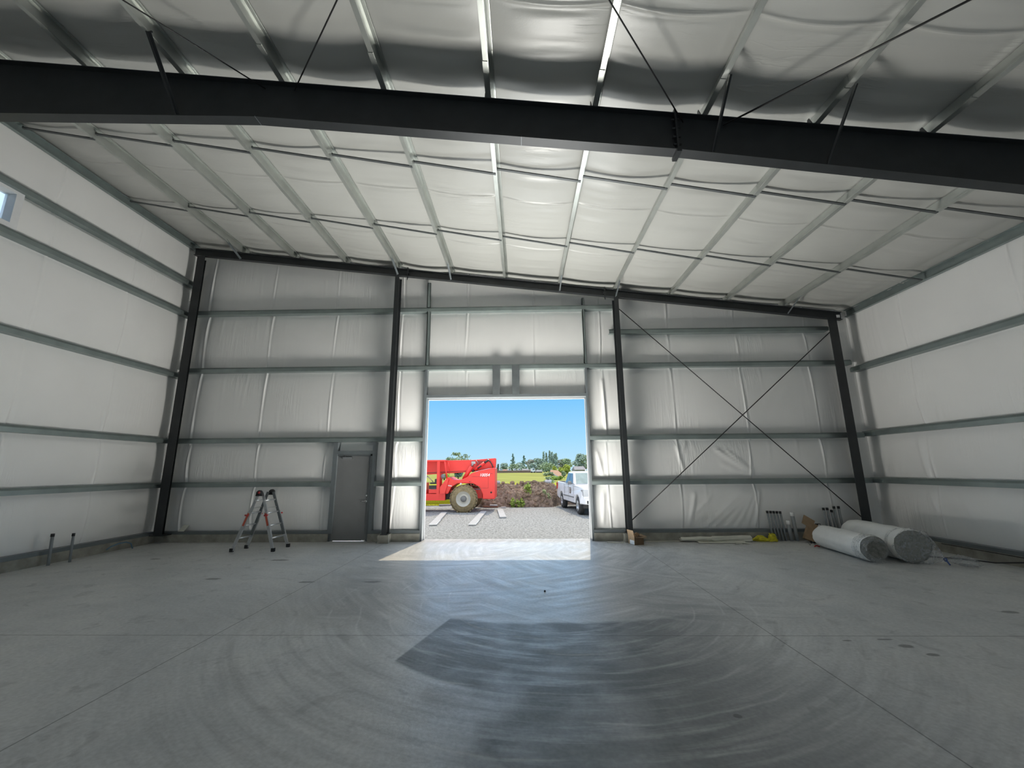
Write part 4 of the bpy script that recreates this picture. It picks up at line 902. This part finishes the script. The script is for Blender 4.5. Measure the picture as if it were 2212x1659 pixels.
# ------------------------------------------------------------------ pickup truck (local frame: nose towards -y)
M['truckpaint']=simple('white_truck_paint',(.72,.73,.76),.25,0,.02,1,spec=.6)
M['carglass']=simple('tinted_glass',(.05,.09,.16),.06,0,.05,1,spec=1.0)
M['windshield']=simple('green_windshield',(.22,.28,.26),.08,0,.2,3,spec=1.0)
M['lamp_glass']=simple('headlight_glass',(.45,.47,.50),.15,.2,.1,8)
M['grille']=simple('silver_grille',(.40,.41,.43),.3,.6,.1,9)
M['tail']=simple('red_tail_lamp',(.45,.05,.03),.25)
M['tyre_black']=simple('black_tyre',(.035,.035,.036),.8,0,.2,20)
M['wheel_alloy']=simple('silver_alloy',(.55,.56,.58),.3,.7)
M['emblem']=simple('brown_emblem',(.13,.085,.05),.6)
tk=empty('pickup_truck',(3.30,21.45,G+.015),'white pickup truck parked at the right edge of the doorway view','pickup truck',local=True,rz=.125)
hw=.99; zr=.52
def arch(cyv,r=.46,n=9): return [(cyv+r*math.cos(a),.40+r*math.sin(a)) for a in np.linspace(PI,0,n)]
FY,RY=-1.66,1.66
prof=[(-2.50,.50),(-2.56,.62),(-2.56,1.12),(-2.48,1.22),(-1.10,1.30),(2.70,1.36),(2.78,1.30),(2.80,.62),(2.72,.55)]
low=[(2.30,.48)]+[(y,max(z,.46)) for y,z in arch(RY)][::-1]+[(.9,.46),(-.9,.46)]+[(y,max(z,.46)) for y,z in arch(FY)][::-1]+[(-2.3,.50)]
m=MB(); pf=prof+low
n=len(pf); vs=[]
for s_,inset in ((-1,0),(1,0)): vs+=[(s_*(hw-(.05 if z>1.25 else 0)-(.07 if y<-2.3 else 0)),y,z) for y,z in pf]
m.add(vs,[(i,n+i,n+(i+1)%n,(i+1)%n) for i in range(n)]+[tuple(range(n)),tuple(range(2*n-1,n-1,-1))])
o_=m.build('truck_body',M['truckpaint'],tk); bv=o_.modifiers.new('bevel','BEVEL'); bv.width=.05; bv.segments=3; bv.limit_method='ANGLE'; bv.angle_limit=.7
m=MB(); m.box(-hw+.10,hw-.10,.95,2.66,1.30,1.375); m.build('bed_interior',M['blackrub'],tk)
# cab
bz,tz=1.30,1.915
cab=[(-hw+.03,-1.12,bz),(hw-.03,-1.12,bz),(hw-.03,.88,bz),(-hw+.03,.88,bz),(-hw+.20,-.42,tz-.03),(hw-.20,-.42,tz-.03),(hw-.20,.66,tz-.02),(-hw+.20,.66,tz-.02),(-hw+.22,.1,tz),(hw-.22,.1,tz)]
m=MB(); m.add(cab,[(3,2,1,0),(0,1,5,4),(2,3,7,6),(0,4,8,7,3),(1,2,6,9,5),(4,5,9,8),(8,9,6,7)]); o_=m.build('cab',M['truckpaint'],tk); bv=o_.modifiers.new('bevel','BEVEL'); bv.width=.06; bv.segments=3; bv.limit_method='ANGLE'
def onplane(p,q,r_,s_,u0,u1,v0,v1,off):
    p,q,r_,s_=map(Vector,(p,q,r_,s_)); f=lambda u,v:(p.lerp(q,u)).lerp(s_.lerp(r_,u),v); nrm=(q-p).cross(s_-p).normalized()*off
    return [f(u0,v0)+nrm,f(u1,v0)+nrm,f(u1,v1)+nrm,f(u0,v1)+nrm]
def pane(name,quad,mt,t=.012):
    q=[Vector(v) for v in quad]; nn=(q[1]-q[0]).cross(q[3]-q[0]).normalized()*t; m=MB(); m.add([*q,*[v+nn for v in q]],[(3,2,1,0),(4,5,6,7),(0,1,5,4),(1,2,6,5),(2,3,7,6),(3,0,4,7)]); return m.build(name,M[mt],tk)
pane('windshield',onplane(cab[0],cab[1],cab[5],cab[4],.05,.95,.06,.90,.004),'windshield')
for sg,(a,b,c_,d_) in ((-1,(cab[3],cab[0],cab[4],cab[7])),(1,(cab[1],cab[2],cab[6],cab[5]))):
    if sg<0:
        pane('side_window',onplane(a,b,c_,d_,.52,.88,.06,.86,.006),'carglass'); pane('side_window',onplane(a,b,c_,d_,.10,.48,.06,.86,.006),'carglass')
    else:
        pane('side_window',onplane(a,b,c_,d_,.12,.48,.06,.86,.006),'carglass'); pane('side_window',onplane(a,b,c_,d_,.52,.90,.06,.86,.006),'carglass')
pane('rear_window',onplane(cab[2],cab[3],cab[7],cab[6],.1,.9,.1,.85,.004),'carglass')
m=MB(); m.tube([(0,.2,1.9),(0,.25,1.98)],.03,6); m.build('roof_antenna',M['truckpaint'],tk)
for sg in (-1,1):
    m=MB(); m.box(sg*1.0-.02,sg*1.0+.02,-.86,-.80,1.32,1.37); m.box(min(sg*1.02,sg*1.20),max(sg*1.02,sg*1.20),-.88,-.80,1.30,1.45); o_=m.build('mirror',M['hub'],tk); bv=o_.modifiers.new('bevel','BEVEL'); bv.width=.03; bv.segments=2
    m=MB(); x0,x1=sorted((sg*.62,sg*.93)); m.box(x0,x1,-2.60,-2.50,.84,1.13); m.box(*sorted((sg*.90,sg*.945)),-2.55,-2.2,.88,1.12); m.build('headlight',M['lamp_glass'],tk)
    m=MB(); x0,x1=sorted((sg*.60,sg*.80)); m.box(x0,x1,-2.70,-2.66,.54,.66); o_=m.build('fog_lamp',M['blackrub'],tk)
    m=MB(); x0,x1=sorted((sg*.65,sg*.75)); m.box(x0,x1,-2.71,-2.69,.565,.635); m.build('fog_lens',M['lamp_glass'],o_)
    m=MB(); x0,x1=sorted((sg*.90,sg*1.0)); m.box(x0,x1,2.62,2.82,.95,1.30); m.build('tail_lamp',M['tail'],tk)
    m=MB(); 
    for y in (-.12,.62): m.box(*sorted((sg*.985,sg*1.015)),y,y+.16,1.12,1.15)
    m.build('door_handle',M['wheel_alloy'],tk)
    m=MB()
    for (y,z0,z1) in ((-1.02,.56,1.26),(-.02,.56,1.28),(.88,.56,1.30)): m.box(*sorted((sg*.982,sg*.993)),y,y+.012,z0,z1)
    m.box(*sorted((sg*.98,sg*1.005)),-1.1,1.1,.70,.74); m.build('door_seam',M['hub'],tk)
    for fy in (FY,RY):
        m=MB(); tw=.27; x0=sg*.98 if sg>0 else -.98; xx=x0-(tw if sg>0 else 0)
        m.lathe([(0,.25),(.02,.36),(.06,.395),(tw-.06,.395),(tw-.02,.36),(tw,.25)],(xx,fy,.395),'x',32); o_=m.build('wheel',M['tyre_black'],tk)
        xo=sg*.965; m=MB(); m.lathe([(0,.26),(-sg*.03,.24),(-sg*.06,.10),(-sg*.02,.07),(-sg*.02,.001)],(xo,fy,.395),'x',24)
        for k in range(6): a=2*PI*k/6; m.tube([(xo-sg*.02,fy+.06*math.cos(a),.395+.06*math.sin(a)),(xo-sg*.01,fy+.245*math.cos(a),.395+.245*math.sin(a))],.028,6)
        m.build('alloy_rim',M['wheel_alloy'],o_)
m=MB(); m.box(-.62,.62,-2.62,-2.52,.80,1.16)
m.build('grille',M['grille'],tk)
m=MB()
for k in range(3): m.box(-.58,.58,-2.635,-2.615,.85+.11*k,.89+.11*k)
m.lathe([(-.02,.001),(-.02,.10),(.0,.11)],(0,-2.635,.98),'y',20); m.build('grille_bar',M['wheel_alloy'],tk)
m=MB(); m.prism([(-.96,-2.42),(-.86,-2.66),(.86,-2.66),(.96,-2.42),(.96,-2.30),(-.96,-2.30)],.50,.74,'z'); o_=m.build('front_bumper',M['truckpaint'],tk); bv=o_.modifiers.new('bevel','BEVEL'); bv.width=.03; bv.segments=2
m=MB(); m.box(-.9,.9,-2.5,-2.3,.33,.50); m.box(-.8,.8,-2.4,2.5,.36,.5); m.build('underbody',M['blackrub'],tk)
m=MB(); m.box(-.92,.92,2.78,2.92,.55,.72); m.build('rear_bumper',M['wheel_alloy'],tk)
m=MB(); rn=random.Random(2)
for r_ in range(4):
    for c_ in range(3):
        y=-.50+.09*c_; z=1.10-.075*r_; m.box(-.999,-.985,y,y+(.075 if r_%2 else .06),z,z+.045)
m.build('door_emblem',M['emblem'],tk)

# ------------------------------------------------------------------ trees and houses beyond the field
for nm,c_ in (('leaf_mid',(.40,.48,.31)),('leaf_dark',(.27,.37,.31)),('leaf_grey',(.42,.50,.42)),('leaf_yellow',(.50,.55,.13)),('leaf_brown',(.45,.45,.38)),('leaf_olive',(.36,.42,.26))):  # leaf colours paled, putting distance haze into them
    M[nm]=simple(nm,c_,.85,0,.35,.5,spec=.1)
M['bark']=simple('grey_bark',(.10,.085,.07),.9)
def px(u,v,y):
    return Rinv(u,v,y)
f_,pi_,ya_,ro_,h_=890.2153,.2032,.0216,-.0074,1.6252*1.088
def camR():
    cy,sy=math.cos(ya_),math.sin(ya_); A=np.array([[cy,sy,0],[-sy,cy,0],[0,0,1]])
    c,s=math.cos(pi_),math.sin(pi_); B=np.array([[1,0,0],[0,-s,c],[0,c,s]])
    c,s=math.cos(ro_),math.sin(ro_); return np.array([[c,s,0],[-s,c,0],[0,0,1]])@B@A
RM=camR()
def Rinv(u,v,y):
    d=RM.T@np.array([(u-1106)/f_,(829.5-v)/f_,1.]); return d*(y/d[1])+np.array([0,0,h_])
def tree(u,vt,y,wpx,kind,mt,label,base=None,dens=1.0):
    top=Rinv(u,vt,y); x=float(top[0]); H=float(top[2])+.1; W=wpx*y/f_/.98; rn=random.Random(int(u*7+y)); z0=-.12
    if kind=='round' and y>200: W*=1.45; dens*=1.3
    root=empty('tree',(x,y,z0),label,'tree','trees beyond the field')
    m=MB(); s=max(.16,y*.0024)
    if kind=='conifer':
        for k in range(11):
            t=k/10; r=W/2*(1-t)**.8*(.75+.5*rn.random()); zc=z0+H*(.14+.84*t); leafball(m,(x+rn.uniform(-.1,.1)*W,y,zc),max(r,.12*W*.3),max(r,.2)*.9,H*.045,int(60*dens*(1-t*.6)),s,rn,.2)
    elif kind=='poplar':
        for k in range(9):
            t=k/8; r=W/2*math.sin(PI*(.12+.80*t))**.7*(.8+.4*rn.random()); leafball(m,(x,y,z0+H*(.10+.86*t)),r,r,H*.08,int(52*dens),s,rn,.2)
    else:
        nb=16
        for k in range(nb):
            a=2*PI*rn.random(); q=rn.random()**.5; zz=rn.random(); r=W*(.16+.12*rn.random())
            wz=math.sqrt(max(.05,1-(2*zz-1)**2))
            leafball(m,(x+q*math.cos(a)*W*.36*wz,y+q*math.sin(a)*W*.36*wz,z0+H*(.30+.60*zz)),r,r,r*.75,int(62*dens),s,rn,.35)
        leafball(m,(x,y,z0+H*.93),W*.2,W*.2,H*.07,int(60*dens),s,rn,.3)
    m.build('crown',M[mt],root)
    m=MB(); m.tube([(x,y,z0),(x,y,z0+H*.35),(x+.02*W,y,z0+H*.75)],[.035*W+.05,.03*W+.04,.02],7); m.build('trunk',M['bark'],root)
tree(985,977,110,58,'round','leaf_olive','big round tree rising behind the telehandler boom',dens=2.6)
tree(960,1016,75,24,'round','leaf_yellow','low yellowish tree seen under the telehandler boom',dens=1.2)
tree(990,1012,80,22,'round','leaf_dark','low dark tree seen under the telehandler boom beside the lift cylinder',dens=1.2)
tree(1075.6,1003,235,7,'conifer','leaf_dark','small dark conifer just right of the telehandler tail')
tree(1089,1001,240,15,'round','leaf_grey','low rounded tree left of the tall conifer')
tree(1107.5,981,250,17,'conifer','leaf_dark','tallest pointed conifer, left of the tree line')
tree(1108,1003,225,18,'round','leaf_mid','light green round tree in front of the tallest conifer')
tree(1131.5,985,250,17,'conifer','leaf_dark','flat-topped conifer, second from the left in the tree line')
tree(1122,1000,240,15,'round','leaf_grey','greyish tree between the two tall conifers')
tree(1147,993,262,20,'round','leaf_brown','brownish tree right of the flat-topped conifer')
tree(1152,1002,235,16,'round','leaf_grey','greyish tree below the brownish tree')
tree(1164,990,255,22,'round','leaf_grey','broad greyish tree left of the poplars')
for i,(u,v) in enumerate(((1174,977),(1180,979.5),(1187,974.5),(1192,978),(1197,981),(1201,980))):
    tree(u,v,250,6.5,'poplar','leaf_grey',['first','second','tallest, third','fourth','fifth','last'][i]+' slim poplar from the left in the poplar row')
tree(1180,1001,232,24,'round','leaf_mid','bushy tree at the foot of the poplars')
tree(1212,993,262,18,'round','leaf_brown','brown-tinged tree right of the poplars')
tree(1222,991,262,22,'round','leaf_mid','broad green tree between poplars and the tree at the door edge')
tree(1252,980,200,34,'round','leaf_grey','tall airy tree above the pickup roof at the right edge of the doorway',dens=2.2)
tree(1264,984,210,24,'round','leaf_olive','tree at the far right behind the grey house roof',dens=1.5)
tree(1197,1007,160,11,'round','leaf_yellow','small yellow-green tree left of the orange bank')
tree(1211,1010,150,14,'round','leaf_yellow','yellow-green tree above the orange bank')
tree(1224,1006,140,22,'round','leaf_yellow','larger yellow-green tree beside the pickup cab',dens=1.5)
tree(1217,1019,95,11,'round','leaf_olive','low bush at the end of the orange bank, near the pickup')
def bush(u,v,y,w,h,mt,label):
    p=Rinv(u,v,y); m=MB(); rn=random.Random(int(u*3)); 
    for k in range(5): leafball(m,(float(p[0])+rn.uniform(-w,w)*.4,y+rn.uniform(-1,1),-.1+h*(.3+.5*rn.random())),w*.35,w*.35,h*.4,70,.0022*y+.05,rn,.3)
    tag(m.build('bush',M[mt]),label,'bush','bushes beside the dirt road')
bush(1185,1025,110,2.4,.85,'leaf_olive','dark bush at the right end of the field, before the orange bank')
bush(1196,1035,72,2.2,.55,'leaf_mid','low green bush on the field edge, left of the pickup bed')
bush(1206,1033,70,1.8,.6,'leaf_bright','bright green bush touching the pickup bed edge')
bush(1190,1041,58,1.6,.4,'leaf_mid','low green bush above the white boulder')
# orange bank and road
def patch(name,pts,mt,label,cat):
    m=MB(); vs=[tuple(p) for p in pts]; n=len(vs); m.add(vs+[(x,y,z-.5) for x,y,z in vs],[tuple(range(n)),tuple(range(2*n-1,n-1,-1))]+[(i,n+i,n+(i+1)%n,(i+1)%n) for i in range(n)]); tag(m.build(name,M[mt]),label,cat)
def gp(u,v,y,dz=0): p=Rinv(u,v,y); return (float(p[0]),y,float(p[2])+dz)
patch('dirt_bank',[gp(1188,1021,140),gp(1216,1034,92),gp(1222,1030,96),gp(1205,1016,150),gp(1189,1015,160)],'orange_dirt','orange dirt bank running down beside the road behind the pickup','dirt bank')
patch('road',[gp(1190,1022,138,.02),gp(1207,1032,92,.02),gp(1214,1033.5,90,.02),gp(1193,1021.5,138,.02)],'asphalt','narrow grey road strip at the foot of the orange bank','road')
# far houses
M['roof_grey']=simple('grey_roof',(.17,.17,.185),.8,0,.1,1); M['roof_red']=simple('red_roof',(.28,.13,.10),.8,0,.1,1); M['wall_pale']=simple('pale_wall',(.33,.31,.29),.8); M['roof_dark']=simple('slate_roof',(.09,.11,.125),.7)
M['wall_brown']=simple('brown_wall',(.24,.16,.12),.8)
def house(u0,u1,ve,vr,y,roofm,wallm,label,dep=7):
    a,b=Rinv(u0,ve,y),Rinv(u1,ve,y); zr_=float(Rinv((u0+u1)/2,vr,y)[2]); x0,x1,ze=float(a[0]),float(b[0]),float(a[2])
    root=empty('house',((x0+x1)/2,y,-.1),label,'house','houses at the end of the field')
    e=(x1-x0)*.04
    MB().box(x0+e,x1-e,y+.4,y+dep-.4,-.2,ze).build('walls',M[wallm],root)
    m=MB(); yc=y+dep/2; hp=(x1-x0)*.08
    m.add([(x0,y,ze),(x1,y,ze),(x1,y+dep,ze),(x0,y+dep,ze),(x0+hp,yc,zr_),(x1-hp,yc,zr_)],[(0,1,5,4),(1,2,5),(2,3,4,5),(3,0,4),(3,2,1,0)]); m.build('roof',M[roofm],root)
    m=MB(); n_=max(2,int((x1-x0)/3.5))
    for k in range(n_):
        xx=x0+(x1-x0)*(k+.5)/n_; m.box(xx-.5,xx+.5,y+.33,y+.41,max(.2,ze-1.6),ze-.5)
    m.build('windows',M['carglass'],root)
house(1085.5,1096,1017.2,1014.0,215,'roof_red','wall_brown','low house with a red roof right of the telehandler tail')
house(1127,1143,1017,1012.5,215,'roof_grey','wall_brown','grey-roofed house below the brownish tree')
house(1144,1158,1017.5,1014.5,220,'roof_red','wall_brown','long low red-roofed house right of the grey-roofed one')
house(1158,1172,1019,1015,190,'roof_dark','wall_brown','dark slate-roofed shed at the right end of the far fence')
house(1241,1267,1015,1007,92,'roof_grey','wall_pale','grey-roofed house just above the pickup cab',6)
m=MB(); a,b=gp(1066,1019,200),gp(1162,1019,200)
m.box(a[0],b[0],200,200.1,-.3,1.0)
for k in range(40): x=a[0]+(b[0]-a[0])*k/39; m.box(x-.08,x+.08,199.9,200.2,-.3,1.15)
M['fence']=simple('reddish_fence',(.22,.15,.12),.9,0,.15,.6); tag(m.build('fence',M['fence']),'long reddish wooden fence along the far edge of the field','fence')
def van(u,v,y,w,label):
    p=Rinv(u,v,y); x=float(p[0]); z=-.05; root=empty('parked_van',(x,y,z),label,'vehicle','vehicles at the far edge of the field')
    m=MB(); m.prism([(x-w/2,z+.4),(x+w/2,z+.4),(x+w/2,z+1.3),(x+w*.35,z+2.0),(x-w/2,z+2.0)],y,y+1.9,'y'); m.build('van_body',M['truckpaint'],root)
    m=MB(); m.box(x-w*.1,x+w*.33,y-.01,y+.01,z+1.3,z+1.8); m.build('van_window',M['carglass'],root)
    for s_ in (-.3,.3): m=MB(); m.lathe([(-.02,.001),(-.02,.36),(.2,.36)],(x+s_*w,y,z+.36),'y',14); m.build('wheel',M['tyre_black'],root)
van(1081.5,1017,205,1.7,'white van left of the red-roofed house')
van(1100,1016,206,1.7,'white van just right of the red-roofed house')
van(1112,1017,207,1.6,'white van midway along the far fence')
van(1121,1017,208,1.6,'white van before the grey-roofed house')
van(1151.5,1019,188,2.0,'white van parked before the dark shed')

# ------------------------------------------------------------------ light
scn=bpy.context.scene
w=bpy.data.worlds.new('sky'); scn.world=w; w.use_nodes=True; nt=w.node_tree; bg=nt.nodes['Background']
tc=N(nt,'ShaderNodeTexCoord'); sp=N(nt,'ShaderNodeSeparateXYZ'); L(nt,tc.outputs['Generated'],sp.inputs[0])
r=ramp(nt,sp.outputs[2],[(.0,(.55,.82,1.0)),(.07,(.38,.73,1.0)),(.17,(.20,.58,1.0)),(.30,(.55,.95,1.5)),(.6,(1.7,1.85,2.1)),(1.0,(1.6,1.75,2.0))])
L(nt,r.outputs[0],bg.inputs[0]); bg.inputs[1].default_value=1.0
def lamp(name,t,energy,col,loc,rot,**k):
    l=bpy.data.lights.new(name,t); l.energy=energy; l.color=col
    for a,b in k.items(): setattr(l,a,b)
    o=bpy.data.objects.new(name,l); C.objects.link(o); o.location=loc; o.rotation_euler=rot; return o
sun=lamp('sun','SUN',3.5,(1,.84,.60),(4,40,60),(0,0,0),angle=.009)
sun.rotation_euler=Vector((-.40,-2.5,-3.65)).to_track_quat('-Z','Y').to_euler()
# area lamps imitate slab and gravel bounce, doorway sky; rear one is added fill
lamp('slab_bounce','AREA',550,(1,.985,.93),(-.45,9.35,.03),(PI,0,0),shape='RECTANGLE',size=2.6,size_y=1.4)
lamp('gravel_bounce','AREA',800,(1,.98,.92),(-.5,14.4,-.24),(PI,0,0),shape='RECTANGLE',size=11,size_y=6)
lamp('doorway_sky','AREA',48,(.36,.66,1.0),(-.40,10.84,1.85),(-PI/2,0,0),shape='RECTANGLE',size=4.1,size_y=3.5)
lamp('rear_added_fill','AREA',38,(.97,.98,1.0),(-.5,YB+.05,1.9),(PI/2,0,0),shape='RECTANGLE',size=4.4,size_y=3.6)  # fill lamp added behind the camera; its doorway is invented

# ------------------------------------------------------------------ camera (fitted)
f,pitch,yaw,roll_,h=890.2153,.2032,.0216,-.0074,1.6252*1.088
cy,sy=math.cos(yaw),math.sin(yaw); A=np.array([[cy,sy,0],[-sy,cy,0],[0,0,1]])
c,s=math.cos(pitch),math.sin(pitch); B=np.array([[1,0,0],[0,-s,c],[0,c,s]])
c,s=math.cos(roll_),math.sin(roll_); R=np.array([[c,s,0],[-s,c,0],[0,0,1]])@B@A
cam=bpy.data.cameras.new('camera'); cam.sensor_width=36; cam.lens=f/2212*36; cam.clip_end=2000; cam.clip_start=.05
co=bpy.data.objects.new('camera',cam); C.objects.link(co)
mw=Matrix([[*R[0],0],[*R[1],0],[*(-R[2]),0],[0,0,0,1]]).transposed(); mw.translation=(0,0,h); co.matrix_world=mw
scn.camera=co
v=scn.view_settings; v.view_transform='Standard'; v.look='None'; v.exposure=0; v.gamma=1; v.use_curve_mapping=False
scn.cycles.use_denoising=True; scn.cycles.max_bounces=8; scn.cycles.diffuse_bounces=5; scn.cycles.glossy_bounces=3; scn.cycles.transparent_max_bounces=8; scn.cycles.use_adaptive_sampling=True; scn.cycles.adaptive_threshold=.12; scn.cycles.adaptive_min_samples=16
scn.cycles.sample_clamp_indirect=8
